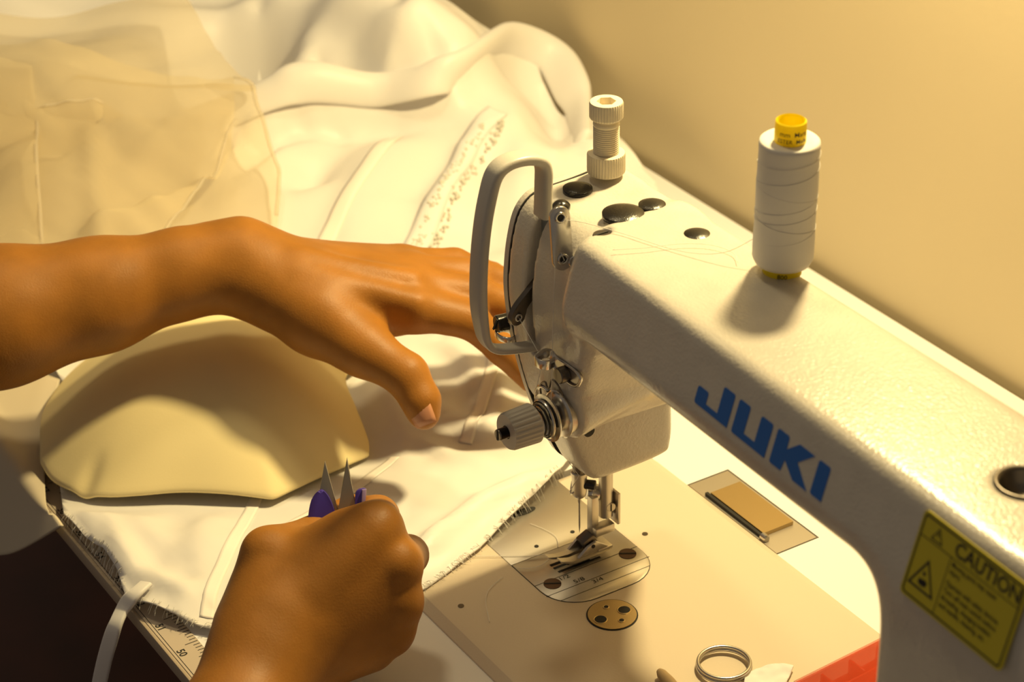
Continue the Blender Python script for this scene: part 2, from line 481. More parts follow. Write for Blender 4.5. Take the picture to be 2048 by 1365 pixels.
# face plate: same outline, split from the casting by a dark joint
def extr_x(bm, poly, x0, x1, bevel=0):
    prism(bm, [(p[0]*.001, p[1]*.001) for p in poly], (0, 0, 0), (0, 1, 0), (0, 0, 1), (1, 0, 0), x0, x1)
def inset(poly, d):
    c = np.mean(poly, 0); out = []
    n = len(poly)
    for i in range(n):
        t = np.array(poly[(i+1) % n])-np.array(poly[i-1]); t = t/np.linalg.norm(t)
        nrm = np.array([-t[1], t[0]])
        if nrm@(c-np.array(poly[i])) < 0: nrm = -nrm
        out.append(tuple(np.array(poly[i])+nrm*d))
    return out
bm = bmesh.new(); extr_x(bm, inset(prof_s, 0.15), -.0130, -.0121)
obj('joint', bm, M['gap'], mach)
bm = bmesh.new()
secs = [(inset(prof_s, 3.5), -18.2), (inset(prof_s, 1.2), -17.9), (inset(prof_s, 0.3), -17.0), (inset(prof_s, 0.3), -13.6), (inset(prof_s, 1.0), -13.1)]
rings = [[bm.verts.new((x*.001, p[0]*.001, p[1]*.001)) for p in s] for s, x in secs]
for a, b in zip(rings[:-1], rings[1:]):
    for i in range(len(a)): bm.faces.new((a[i], a[(i+1) % len(a)], b[(i+1) % len(a)], b[i]))
bm.faces.new(rings[0]); bm.faces.new(rings[-1][::-1])
obj('face_plate', bm, M['paint'], mach, 30)
bm = bmesh.new(); add_box(bm, (.0058, -.0165, .1725), (.0066, .013, .0755))
obj('take_up_slot', bm, M['slot'], mach)

# take-up lever
def plate_yz(bm, pts, x0, x1): prism(bm, pts, (0, 0, 0), (0, 1, 0), (0, 0, 1), (1, 0, 0), x0, x1, .0004)
lev = [(-.018, .1790), (-.026, .1760), (-.033, .1700), (-.0395, .1640), (-.0425, .1590), (-.0420, .1550), (-.0385, .1537), (-.0352, .1560), (-.0345, .1600), (-.031, .1645), (-.026, .1680), (-.018, .1690)]
lev = [tuple(p) for p in catmull(lev, 4, True)]
bm = bmesh.new(); plate_yz(bm, lev, .0030, .0062)
lever = obj('take_up_lever', bm, M['dark_steel'], mach, 40)
bm = bmesh.new()
tube(bm, [(.0066, -.0388+.0016*math.cos(a), .1582+.0016*math.sin(a)) for a in np.linspace(0, 2*PI, 14, endpoint=False)], .0006, 6, True)
obj('eyelet', bm, M['steel'], lever, 180)

# finger guard round the lever
gp = [tuple(at(a, b, x=.0095)[1:]) for a, b in ((1085, 432), (1086, 408), (1087, 370), (1087, 338), (1078, 320), (1048, 316), (1012, 326), (988, 350), (974, 400), (964, 460), (958, 530), (957, 600), (962, 650), (970, 682), (990, 698), (1030, 697), (1072, 691))]
path = [(0.0095, p[0], p[1]) for p in catmull(gp, 5)]
bm = bmesh.new(); sweep(bm, path, rrect(.0108, .0050, .0019), side=(1, 0, 0), scale=[1-.30*min(1, max(0, (i/len(path)-.70)/.15)) for i in range(len(path))])
guard = obj('finger_guard', bm, M['guardpaint'], mach, 50)
# arm thread guide (chrome plate on the front corner)
bm = bmesh.new()
pl = [(p[0], p[1]) for p in rrect(.0098, .0315, .0048, 6)]
O = tuple(at(1122, 477, y=-.0325))
nrm = Vector((1, -.22, .10)).normalized(); u = Vector((0, 1, 0)); u = (u-nrm*u.dot(nrm)).normalized(); v = nrm.cross(u)
if v.z < 0: v = -v
prism(bm, pl, O, u, v, nrm, -.0008, .0008, .0004)
tg = obj('arm_thread_guide', bm, M['steel'], mach, 40)
bm = bmesh.new()
for h in (.0105, -.0100):
    c = Vector(O)+v*h+nrm*.0010
    tube(bm, [c+u*.0022*math.cos(a)+v*.0022*math.sin(a) for a in np.linspace(0, 2*PI, 14, endpoint=False)], .0007, 6, True)
obj('eyelet', bm, M['steel'], tg, 180)
bm = bmesh.new()
for h in (.0105, -.0100):
    c = Vector(O)+v*h; cyl(bm, c+nrm*.0002, c+nrm*.0010, .0021, 14)
obj('guide_hole', bm, M['gap'], tg, 40)
bm = bmesh.new(); c = Vector(O)+v*(-.0125)+u*.0055
cyl(bm, c-nrm*.004, c+nrm*.0012, .0030, 16, .0004)
obj('screw', bm, M['steel'], tg, 40)

# screw posts, plugs
ZTOP = .2174
def knurled(bm, c, r, h, n=160, dep=.00035, z0=0):
    add_lathe(bm, [(0, z0), (r*.93, z0), (r, z0+.0008), (r, z0+h-.001), (r*.96, z0+h-.0002), (r*.90, z0+h), (0, z0+h)], c, n=n, teeth=(dep, {2, 3}))
reg = Vector((-.0008, .0163, ZTOP-.0004))
bm = bmesh.new(); knurled(bm, reg, .0092, .0105); post = obj('pressure_nut', bm, M['cream_plastic'], mach, 25)
bm = bmesh.new()
pr_ = [(0, .009)]
for k in range(14):
    z = .0105+k*.00105; pr_ += [(.0059, z), (.0063, z+.0005)]
pr_ += [(.0064, .0252), (.0062, .0262), (.0056, .0268), (.0056, .030), (0, .030)]
add_lathe(bm, pr_, reg, n=36); obj('threaded_stem', bm, M['cream_plastic'], mach, 40)
bm = bmesh.new()
R0, z0, h = .0081, .0282, .0085
c = reg
n = 144
def ringv(f, z): return [bm.verts.new(c+Vector((f(i)*math.cos(2*PI*i/n), f(i)*math.sin(2*PI*i/n), z))) for i in range(n)]
hexr = lambda i: .0047*math.cos(PI/6)/math.cos(((2*PI*i/n) % (PI/3))-PI/6)
tooth = lambda r: (lambda i: r-(.0003 if (i//2) % 2 else 0))
prof_r = [(lambda i: .0055, z0), (tooth(R0*.93), z0), (tooth(R0), z0+.0008), (tooth(R0), z0+h-.001), (lambda i: R0*.95, z0+h-.0001), (lambda i: R0*.9, z0+h), (hexr, z0+h), (hexr, z0+h-.0042)]
rg = [ringv(f, z) for f, z in prof_r]
for a, b in zip(rg[:-1], rg[1:]):
    for i in range(n): bm.faces.new((a[i], a[(i+1) % n], b[(i+1) % n], b[i]))
bm.faces.new(rg[0][::-1]); bm.faces.new(rg[-1])
obj('hex_socket_head', bm, M['cream_plastic'], mach, 25)

def plug(x, y, r, h, z=ZTOP, name='rubber_plug'):
    bm = bmesh.new()
    z -= .0007
    add_lathe(bm, [(0, -.002), (r, -.002), (r, .0002), (r*.97, h*.14), (r*.85, h*.42), (r*.6, h*.74), (r*.3, h*.94), (0, h)], (x, y, z), n=28)
    return obj(name, bm, M['black'], mach, 180)
plug(.0390, -.0015, .0098, .0020); plug(.0393, .0146, .0064, .0014); plug(.0755, .0137, .0064, .0013, ZTOP+.0002)
plug(.0019, -.0018, .0071, .0014, .2152); plug(.0104, -.0167, .0043, .0026, .2138)
plug(.1765, -.0049, .0024, .0004, .2185, 'oil_hole')
bm = bmesh.new(); add_lathe(bm, [(0, 0), (.0042, 0), (.0042, .0035), (.0038, .0042), (0, .0042)], (.048, -.0196, .2108), n=20)
sc = obj('recessed_screw', bm, M['dark_steel'], mach, 40)
bm = bmesh.new(); add_box(bm, (.048, -.0196, .2152), (.0009, .007, .0006)); obj('slot', bm, M['gap'], sc)

# tension assembly, axis along -Y
TA = Vector((.0285, 0, .1130)); ax = Vector((0, -1, 0))
tens = None
def lathe_y(name, prof, mat, parent, n=40, sm=35, teeth=None):
    bm = bmesh.new(); add_lathe(bm, prof, TA, ax, n, teeth); return obj(name, bm, mat, parent, sm)
tens = lathe_y('tension_housing', [(0, .018), (.0108, .018), (.0108, .0305), (.0100, .0312), (0, .0312)], M['satin_steel'], mach)
lathe_y('tension_disc', [(.003, .0330), (.0075, .0326), (.0108, .0314), (.0122, .0306), (.0122, .0310), (.0108, .0320), (.0075, .0334), (.003, .0338)], M['steel'], tens, 48, 60)
lathe_y('tension_disc', [(.003, .0346), (.0075, .0350), (.0105, .0364), (.0120, .0376), (.0120, .0372), (.0105, .0358), (.0075, .0344), (.003, .0340)], M['steel'], tens, 48, 60)
bm = bmesh.new()
tube(bm, [TA+Vector(((.0098-.0045*t)*math.cos(t*2*PI*5.5), -.0378-t*.0090, (.0098-.0045*t)*math.sin(t*2*PI*5.5))) for t in np.linspace(0, 1, 110)], .00055, 6)
obj('tension_spring', bm, M['black'], tens, 180)
lathe_y('inner_ring', [(.0085, .0392), (.0094, .0380), (.0100, .0392), (.0094, .0402)], M['steel'], tens, 40, 180)
n = 96
kn = lathe_y('tension_dial', [(.0036, .0452), (.0094, .0452), (.0099, .0457), (.0099, .0470), (.0094, .0592), (.0087, .0605), (.0033, .0605), (.0033, .0580)], M['knob'], tens, 96, 30, teeth=(.0006, {3, 4}))
bm = bmesh.new()
pr_ = [(0, .040)]
for k in range(20): pr_ += [(.0025, .0570+k*.0004), (.0029, .0572+k*.0004)]
pr_ += [(.0027, .0655), (0, .0655)]
add_lathe(bm, pr_, TA, ax, 18); stud = obj('tension_stud', bm, M['dark_steel'], tens, 60)
bm = bmesh.new(); add_box(bm, TA+Vector((0, -.0648, 0)), (.0011, .0020, .0053)); obj('slot', bm, M['gap'], tens)
# check spring: wire loops above the discs
bm = bmesh.new()
ws = [(.0205, -.030, .108), (.0165, -.0325, .1165), (.0175, -.034, .1245), (.0215, -.034, .1285), (.0235, -.034, .1265), (.0255, -.034, .1275), (.0275, -.034, .1325), (.0305, -.033, .1315), (.0325, -.031, .1255)]
tube(bm, catmull(ws, 6), .00050, 6); obj('check_spring', bm, M['dark_steel'], tens, 180)
bm = bmesh.new()
tube(bm, [TA+Vector((-.0075+.0082*math.cos(a), -.0335, .0035+.0082*math.sin(a))) for a in np.linspace(.4*PI, 1.5*PI, 18)], .0011, 6); obj('thread_catch', bm, M['steel'], tens, 180)

# front thread guide: slotted bracket + folded eye
bm = bmesh.new()
o_pts = [tuple(at(a, b, y=-.0315)) for a, b in ((1108, 716), (1122, 722), (1150, 742), (1161, 757), (1155, 772), (1140, 767), (1118, 747), (1106, 730))]
tube(bm, catmull(o_pts, 5, True), .0009, 6, True)
br = obj('thread_guide_bracket', bm, M['steel'], mach, 180)
bm = bmesh.new()
po = [tuple(at(a, b, y=-.0310)) for a, b in ((1108, 716), (1122, 722), (1150, 742), (1161, 757), (1155, 772), (1140, 767), (1118, 747), (1106, 730))]
po = catmull(po, 5, True)
ctr = Vector(np.mean(po, 0))
uu, vv = Vector((1, 0, 0)), Vector((0, 0, 1))
prism(bm, [((Vector(p)-ctr).x, (Vector(p)-ctr).z) for p in po], ctr, uu, vv, (0, -1, 0), -.0014, .0003)
obj('bracket_plate', bm, M['satin_steel'], br, 40)
bm = bmesh.new()
e_pts = [at(a, b, y=yy) for a, b, yy in ((1112, 722, -.034), (1098, 708, -.036), (1084, 709, -.041), (1071, 720, -.046), (1080, 729, -.047), (1096, 731, -.044), (1108, 724, -.038))]
sweep(bm, catmull(e_pts, 5), rrect(.0050, .0010, .0004, 2), side=(0, 0, 1)); obj('folded_eye', bm, M['steel'], br, 60)
bm = bmesh.new(); c = Vector(at(1133, 747, y=-.0312)); cyl(bm, c, c+Vector((0, -.0050, 0)), .0040, 20, .0005)
bs = obj('screw', bm, M['dark_steel'], br, 40)
# lower face-plate thread guide with black screw and ring eye
bm = bmesh.new()
c = Vector(at(1003, 648, x=-.0195)); cyl(bm, c+Vector((0, .004, 0)), c+Vector((-.0010, -.0025, 0)), .0044, 20, .0005)
fs = obj('black_screw', bm, M['black'], mach, 40)
bm = bmesh.new(); add_box(bm, c+Vector((-.0011, -.0028, 0)), (.0010, .0008, .0082), rot=Matrix.Rotation(.5, 3, 'Y')); obj('slot', bm, M['gap'], fs)
bm = bmesh.new(); c2 = Vector(at(1016, 668, x=-.0175))
sweep(bm, [c2+Vector((.0062*math.cos(a), .0042*math.sin(a)-.0014, 0)) for a in np.linspace(0, 2*PI, 24, endpoint=False)], rrect(.0032, .0009, .0003, 2), side=(0, 0, 1), closed=True)
lo_ = obj('lower_thread_guide', bm, M['steel'], mach, 60)
bm = bmesh.new(); p0 = c+Vector((.0010, .0020, .0015)); p1 = c2+Vector((.0020, .0030, 0))
sweep(bm, [p0, p0.lerp(p1, .5), p1], rrect(.0075, .0012, .0004, 2), side=(1, 0, .3)); obj('guide_arm', bm, M['satin_steel'], lo_, 60)
# small marks low on the face of the head
bm = bmesh.new(); c = Vector(at(1178, 862, x=.0245)); cyl(bm, c+Vector((-.004, 0, 0)), c+Vector((.0006, 0, -.0004)), .0030, 16)
obj('set_screw_hole', bm, M['gap'], mach, 40)

# blue maker's lettering on the flat front face (u along the arm, v up the face)
FN = Vector((.05, 1, -.30)).normalized()*-1
FU = Vector((1, -.05, 0)).normalized(); FV = FN.cross(FU); FV = FV if FV.z > 0 else -FV
def face_pt(u_, v_):
    z = .207+v_/math.sqrt(1.09)
    return Vector((u_, -.0385-.05*(u_-.07)-.30*(.207-z), z))
def on_face(bm, poly, d0=-.0003, d1=.00022):
    a = [bm.verts.new(face_pt(p[0]*.001, p[1]*.001)+FN*d0) for p in poly]
    b = [bm.verts.new(face_pt(p[0]*.001, p[1]*.001)+FN*d1) for p in poly]
    bm.faces.new(a[::-1]); bm.faces.new(b); m = len(poly)
    for i in range(m): bm.faces.new((a[i], a[(i+1) % m], b[(i+1) % m], b[i]))
def chamf(poly, idx, d):
    out = []; n = len(poly)
    for i, p in enumerate(poly):
        if i in idx:
            p = np.array(p, float); a = np.array(poly[i-1], float)-p; b = np.array(poly[(i+1) % n], float)-p
            a = a/np.linalg.norm(a); b = b/np.linalg.norm(b)
            for t in (0, .25, .5, .75, 1):
                q = p+a*d*(1-t)**2+b*d*t**2; out.append(tuple(q))
        else: out.append(p)
    return out
letters = [
    chamf([(158, -9), (165.5, -9), (165.5, -14.3), (174, -14.3), (174, -2), (182, -2), (182, -16.8), (158, -16.8)], {0, 1, 4, 5, 7}, 1.3),
    chamf([(185.2, -2), (192.9, -2), (192.9, -13.9), (200.6, -13.9), (200.6, -2), (208.7, -2), (208.7, -16.8), (185.2, -16.8)], {0, 1, 4, 5, 7}, 1.3),
    chamf([(212, -1.7), (219.7, -1.7), (219.9, -7.2), (226.4, -1.7), (236.5, -1.7), (228, -8.8), (237.3, -16.6), (228, -16.6), (220.6, -11.4), (219.7, -16.6), (212, -16.6)], {0, 1, 10}, 1.3),
    chamf([(239.4, -1.5), (246.8, -1.5), (246.8, -16.2), (239.4, -16.2)], {0, 1, 3}, 1.3)]
for lt in letters:
    bm = bmesh.new(); on_face(bm, lt); obj('letter', bm, M['blue'], mach, None)

# yellow caution label
bm = bmesh.new()
lr = [(328.6+p[0], -7.4+p[1]) for p in rrect(57.5, 34.6, 2.2, 5)]
on_face(bm, lr, -.0006, .00025); lab = obj('caution_label', bm, M['label'], mach, None)
bm = bmesh.new()
def frame(bm, outer, inner, d=.00042):
    a = [bm.verts.new(face_pt(p[0]*.001, p[1]*.001)+FN*d) for p in outer]; b = [bm.verts.new(face_pt(p[0]*.001, p[1]*.001)+FN*d) for p in inner]
    m = len(a)
    for i in range(m): bm.faces.new((a[i], a[(i+1) % m], b[(i+1) % m], b[i]))
def quad(bm, x0, x1, y0, y1, d=.00042): bm.faces.new([bm.verts.new(face_pt(x*.001, y*.001)+FN*d) for x, y in ((x0, y0), (x1, y0), (x1, y1), (x0, y1))])
frame(bm, [(328.6+p[0], -7.4+p[1]) for p in rrect(55.2, 32.3, 1.6, 5)], [(328.6+p[0], -7.4+p[1]) for p in rrect(54.0, 31.1, 1.2, 5)])
quad(bm, 301.6, 355.6, .2, .5); quad(bm, 318.9, 319.2, -23, .2)
def tri(cx, cy, s, wid):
    o3 = [(cx, cy+s*.62), (cx-s*.58, cy-s*.40), (cx+s*.58, cy-s*.40)]
    g = np.mean(o3, 0); k = 1-wid/(s*.33)
    frame(bm, o3, [tuple(g+(np.array(p)-g)*k) for p in o3])
tri(310, 3.6, 5.6, .45); quad(bm, 309.7, 310.3, 3.6, 5.0)
tri(309.6, -14.0, 12.6, .80)
for bx, by, rx, ry in ((309.5, -16.2, 2.3, .9), (310.5, -15.3, 1.6, 1.0), (309.3, -12.2, .8, .8), (308.4, -15.2, 1.0, .7)):
    bm.faces.new([bm.verts.new(face_pt((bx+rx*math.cos(a))*.001, (by+ry*math.sin(a))*.001)+FN*.00043) for a in np.linspace(0, 2*PI, 10, endpoint=False)])
obj('label_print', bm, M['ink'], lab, None)
def face_text(s, u0, v0, size, name, bold=0, sx=1):
    V, Fc = text_mesh(s, size, bold)
    V2 = [face_pt(u0*.001+p[0]*.001*sx, v0*.001+p[1]*.001)+FN*.00042 for p in V]
    return V2, Fc
V, Fc = face_text('CAUTION', 319.6, 1.9, 7.9, 'c', .12, 1.0)
obj_np('label_text', V, Fc, M['ink'], lab, None)
lines = ['Moving parts may cause', 'injury.', 'Operate with safety devices.', 'Turn off main switch before', 'threading, changing bobbin', 'and needle, cleaning, etc.']
ys = [-2.6, -5.4, -10.0, -13.0, -16.0, -19.0]
V, Fc = merge_np([face_text(s, 320.4, y, 2.75, 'l', .03, .93) for s, y in zip(lines, ys)])
obj_np('label_text', V, Fc, M['ink'], lab, None)

# three-hole chrome thread guide set in the arm near the column
bm = bmesh.new()
cR = Vector((.311, -.009, .2185))
add_lathe(bm, [(.0108, .0005), (.0118, .0016), (.0108, .0022), (.0092, .0006), (.0075, -.0045), (0, -.0065)], cR, n=32)
rg_ = obj('guide_recess_rim', bm, M['dark_steel'], mach, 180)  # rim of the thread-guide recess
bm = bmesh.new(); tube(bm, [cR+Vector((.0035, .0005, -.005)), cR+Vector((.0045, 0, .004)), cR+Vector((.0042, -.001, .009))], .0028, 12)
obj('chrome_pin', bm, M['steel'], rg_, 180)

# spool pin under the cone
bm = bmesh.new(); cyl(bm, (.1262, .0226, .2165), (.1272, .0226, .285), .0030, 14)
obj('spool_pin', bm, M['steel'], mach, 40)

# bed
def bed_outline():
    r = .016; pts = []
    for cx, cy, a0, rr in ((BX1-.004, BY1-.004, 0, .004), (BX0+r+.006, BY1-r, 90, r), (BX0+r+.006, BY0+r, 180, r), (BX1-.004, BY0+.004, 270, .004)):
        for k in range(7):
            a = math.radians(a0+15*k); pts.append((cx+rr*math.cos(a), cy+rr*math.sin(a)))
    return pts
bm = bmesh.new()
bo = bed_outline()
secs = [(0.0, -.030), (0.0, -.0030), (.0004, -.0026), (.0054, -.0001), (.0062, 0.0)]
rings = []
for d, z in secs:
    pl_ = bo if d == 0 else inset(bo, d)
    rings.append([bm.verts.new((p[0], p[1], z)) for p in pl_])
for a, b in zip(rings[:-1], rings[1:]):
    for i in range(len(a)): bm.faces.new((a[i], a[(i+1) % len(a)], b[(i+1) % len(a)], b[i]))
bm.faces.new(rings[-1]); bm.faces.new(rings[0][::-1])
bed = obj('bed', bm, M['bedpaint'], mach, 12)
def flat(name, poly, z0, z1, mat, parent, bevel=0, sm=30):
    bm = bmesh.new(); prism(bm, poly, (0, 0, 0), (1, 0, 0), (0, 1, 0), (0, 0, 1), z0, z1, bevel); return obj(name, bm, mat, parent, sm)
def plate_outline(x0, x1, d=0):
    r = .021-d; xr = .0345-d; y0, y1 = -.0332+d, .0306-d
    if x1 < .03: return [(x0, y0), (x1, y0), (x1, y1), (x0, y1)]
    pts = [(x0, y1), (x0, y0)]
    for k in range(9): a = math.radians(270+90*k/8); pts.append((xr-r+r*math.cos(a), y0+r+r*math.sin(a)))
    for k in range(9): a = math.radians(90*k/8); pts.append((xr-r+r*math.cos(a), y1-r+r*math.sin(a)))
    return pts
flat('plate_gap', plate_outline(-.0715, .04), -.001, .00012, M['gap'], bed)
npl = flat('needle_plate', plate_outline(-.0135, .04, .00035), -.001, .0004, M['satin_steel'], bed, .00015)
spl = flat('slide_plate', plate_outline(-.0712, -.0138), -.001, .0004, M['satin_steel'], bed, .00015)
def disc(name, x, y, r, z, mat, parent, h=.0003, n=24, ry=None, ang=0):
    poly = []
    for k in range(n):
        a = 2*PI*k/n; px_, py_ = r*math.cos(a), (ry or r)*math.sin(a)
        poly.append((x+px_*math.cos(ang)-py_*math.sin(ang), y+px_*math.sin(ang)+py_*math.cos(ang)))
    return flat(name, poly, z-h, z, mat, parent)
# the plates are sub-parts of the machine, their screws joined to the bed level
for sx_, sy_ in ((.0117, -.0245), (.0112, .0225)):
    disc('plate_screw', sx_, sy_, .0046, .0007, M['scr'], bed, .0006)
bm = bmesh.new()
for sx_, sy_ in ((.0117, -.0245), (.0112, .0225)): add_box(bm, (sx_, sy_, .0008), (.0009, .0088, .0003), rot=Matrix.Rotation(-.55, 3, 'Z'))
for a, b, wd in (((1101, 1132), (1128, 1121), .0015), ((1108, 1138), (1150, 1121), .0015), ((1117, 1145), (1180, 1120), .0014), ((1134, 1129), (1160, 1119), .0016), ((1150, 1134), (1200, 1114), .0012)):
    p, q = at(*a, z=.0005), at(*b, z=.0005); xm = (p[0]+q[0])/2
    add_box(bm, (xm, (p[1]+q[1])/2, .00045), (wd, abs(q[1]-p[1]), .0003))
obj('feed_slots', bm, M['gap'], bed)
bm = bmesh.new()
for a in ((1170, 1172), (1200, 1158), (1215, 1170), (1235, 1168)):
    pass
for px_, py_ in ((1268, 1096), (1275, 1123), (1280, 1140)):
    xm = at(px_, py_, z=.0004)[0]
    half = .0328 if xm < .020 else .0328-(.021-math.sqrt(max(0, .021**2-(xm-.0135)**2)))
    add_box(bm, (xm, -.0013, .00042), (.00032, 2*half-.002, .00014))
obj('seam_gauge_line', bm, M['ink'], bed)
tx = []
for s_, px_, py_ in (('1/2', 1133, 1158), ('5/8', 1163, 1163), ('3/4', 1200, 1163)):
    V, Fc = text_mesh(s_, .0052, 0); p = at(px_, py_, z=.0004)
    tx.append(([(p[0]-v_[1]*.8, p[1]+v_[0]-.004, .00052) for v_ in V], Fc))
V, Fc = merge_np(tx); obj_np('gauge_numerals', V, Fc, M['ink'], bed, None)
p = at(1047, 1026, z=0); disc('finger_slot', p[0], p[1], .0075, .0008, M['gap'], bed, .0005, 24, .0026, PI/2)
for px_, py_ in ((1145, 1066), (1073, 1095)):
    p = at(px_, py_, z=0); disc('pin_hole', p[0], p[1], .0012, .0007, M['gap'], bed, .0004, 12)
for px_, py_ in ((1290, 1069), (922, 1213)):
    p = at(px_, py_, z=0); disc('oil_hole', p[0], p[1], .0016, .0003, M['dark_steel'], bed, .0004, 14)
disc('cap_gap', .0500, -.0139, .0130, .00025, M['gap'], bed, .0006, 40)
cp = disc('round_cap', .0500, -.0139, .0123, .0006, M['brass'], bed, .0006, 40)
for px_, py_, r in ((1248, 1221, .0033), (1201, 1240, .0033), (1212, 1215, .0014), (1243, 1242, .0015)):
    p = at(px_, py_, z=.0006)
    bm = bmesh.new(); tube(bm, [(p[0]+r*math.cos(a), p[1]+r*math.sin(a), .0006) for a in np.linspace(0, 2*PI, 20, endpoint=False)], .00035, 6, True)
    obj('hole_rim', bm, M['brass'], bed, 180)
    disc('cap_hole', p[0], p[1], r, .0008, M['gap'], bed, .0004, 18)

# hinges behind the bed
for hx in (HX0, .300):
    wd = HX1-HX0
    hb = flat('bed_hinge', [(hx+.001, BY1+.0008), (hx+wd-.001, BY1+.0008), (hx+wd-.001, HY1-.001), (hx+.001, HY1-.001)], -.020, ZT, M['satin_steel'], mach)
    flat('hinge_leaf', [(hx+.016, BY1+.0045), (hx+wd-.017, BY1+.0045), (hx+wd-.017, HY1-.004), (hx+.016, HY1-.004)], -.019, -.0012, M['brass'], hb)
    flat('hinge_gap', [(hx+.014, BY1+.0022), (hx+wd-.014, BY1+.0022), (hx+wd-.014, BY1+.0040), (hx+.014, BY1+.0040)], -.019, -.0016, M['gap'], hb)
    bm = bmesh.new(); cyl(bm, (hx+wd-.0165, BY1+.003, -.0018), (hx+wd-.012, BY1+.003, -.0018), .0022, 14, .0006)
    obj('hinge_pin', bm, M['steel'], hb, 40)

# needle and presser mechanism
bm = bmesh.new(); cyl(bm, (0, 0, .050), (0, 0, .080), .0036, 20, .0004); obj('needle_bar', bm, M['dark_steel'], mach, 40)
bm = bmesh.new(); add_lathe(bm, [(0, .0385), (.0026, .0385), (.0034, .0395), (.0040, .0425), (.0040, .0515), (.0044, .0517), (.0044, .0535), (.0038, .0540), (0, .0540)], n=22)
nc = obj('needle_clamp', bm, M['satin_steel'], mach, 40)
bm = bmesh.new(); cyl(bm, (.002, .0015, .0465), (.0062, .0058, .0465), .0026, 16, .0004); obj('clamp_screw', bm, M['black'], nc, 40)
bm = bmesh.new(); tube(bm, [(-.0035, -.002, .0465), (-.0040, -.0025, .042), (-.002, -.0040, .0400), (.0005, -.0040, .0425)], .0005, 6); obj('thread_hook', bm, M['steel'], nc, 180)
bm = bmesh.new(); add_lathe(bm, [(0, .0155), (.00025, .0175), (.00045, .020), (.00050, .034), (.0009, .0355), (.0010, .041), (0, .041)], n=12); obj('needle', bm, M['steel'], mach, 60)
bm = bmesh.new(); cyl(bm, (0, .0163, .0205), (0, .0163, .080), .0037, 22, .0004); obj('presser_bar', bm, M['satin_steel'], mach, 40)
bm = bmesh.new()
add_box(bm, (-.0008, .0088, .0225), (.0048, .0042, .0250), .0005)
add_box(bm, (.0008, .0212, .0255), (.0090, .0018, .0190), .0005)
add_box(bm, (.0018, .0130, .0150), (.0062, .0120, .0050), .0008)
ft = obj('presser_foot', bm, M['satin_steel'], mach, 40)
bm = bmesh.new(); add_box(bm, (-.0008, .0052, .0088), (.0072, .0078, .0072), .0008, rot=Matrix.Rotation(.45, 3, 'X')); obj('foot_hinge', bm, M['dark_steel'], ft, 40)
# sole with two toes
def toe(x0, x1, yy):
    bm = bmesh.new()
    prof2 = [(-.0185+yy, .0062), (-.0165+yy, .0048), (-.012+yy, .0030), (-.006, .0022), (.012, .0022), (.0165, .0030), (.0165, .0046), (.012, .0040), (.004, .0046), (-.006, .0040), (-.012+yy, .0044), (-.0165+yy, .0058), (-.0183+yy, .0068)]
    prism(bm, prof2, (0, 0, 0), (0, 1, 0), (0, 0, 1), (1, 0, 0), x0, x1, .0003)
    obj('toe', bm, M['satin_steel'], ft, 40)
toe(-.0052, -.0012, 0); toe(.0012, .0058, .0035)
bm = bmesh.new()
wall_ = [(-.004, .0040), (.002, .0090), (.0070, .0105), (.011, .0075), (.0165, .0040)]
prism(bm, wall_, (0, 0, 0), (0, 1, 0), (0, 0, 1), (1, 0, 0), .0036, .0052, .0003); prism(bm, wall_, (0, 0, 0), (0, 1, 0), (0, 0, 1), (1, 0, 0), -.0058, -.0044)
add_box(bm, (.0002, .0125, .0042), (.0110, .0090, .0018), .0004)
obj('sole', bm, M['satin_steel'], ft, 40)
bm = bmesh.new(); cyl(bm, (.0051, .0050, .0085), (.0056, .0050, .0085), .0011, 12); obj('pivot_hole', bm, M['gap'], ft, 40)
bm = bmesh.new(); add_lathe(bm, [(0, 0), (.0046, 0), (.0048, .0006), (.0048, .0040), (.0040, .0044), (.0036, .0062), (0, .0062)], (-.0036, .0138, .0335), (-.3, -.75, .15), 24); obj('foot_screw', bm, M['steel'], ft, 40)
bm = bmesh.new(); cyl(bm, (.0020, .0175, .0275), (.0042, .0168, .0275), .0026, 18, .0003); obj('bar_screw', bm, M['satin_steel'], ft, 40)
bm = bmesh.new(); add_box(bm, (.0043, .0168, .0275), (.0002, .0007, .0042)); obj('slot', bm, M['gap'], ft)

# ------------------------------------------------------------------ thread spool
sp = empty('thread_spool', (.1262, .0226, .2172), 'tall white thread spool on a yellow tube standing on the machine arm', 'thread spool')
SPB, SPT = Vector((.1256, .0226, .2172)), Vector((.1272, .0226, .2905))
sax = (SPT-SPB).normalized()
bm = bmesh.new()
add_lathe(bm, [(.0040, 0), (.0086, 0), (.0086, .004), (.0074, .0045), (.0070, .010), (.0068, .0715), (.0066, .0728), (.0060, .0733), (.0055, .0726), (.0052, .069), (.0050, .060), (.0040, .059)], SPB, sax, 40)
obj('tube', bm, M['yellow'], sp, 40)
bm = bmesh.new()
prof = [(.0070, .0052), (.0100, .0050), (.0122, .0056), (.0130, .0072)]
for k in range(1, 60):
    prof.append((.01335+.00012*math.sin(k*.21)-.0002*(k/60), .0072+k*.00093))
prof += [(.0129, .0634), (.0122, .0640), (.0095, .0637), (.0067, .0634)]
add_lathe(bm, prof, SPB, sax, 56)
obj('thread_winding', bm, M['thread'], sp, 180)
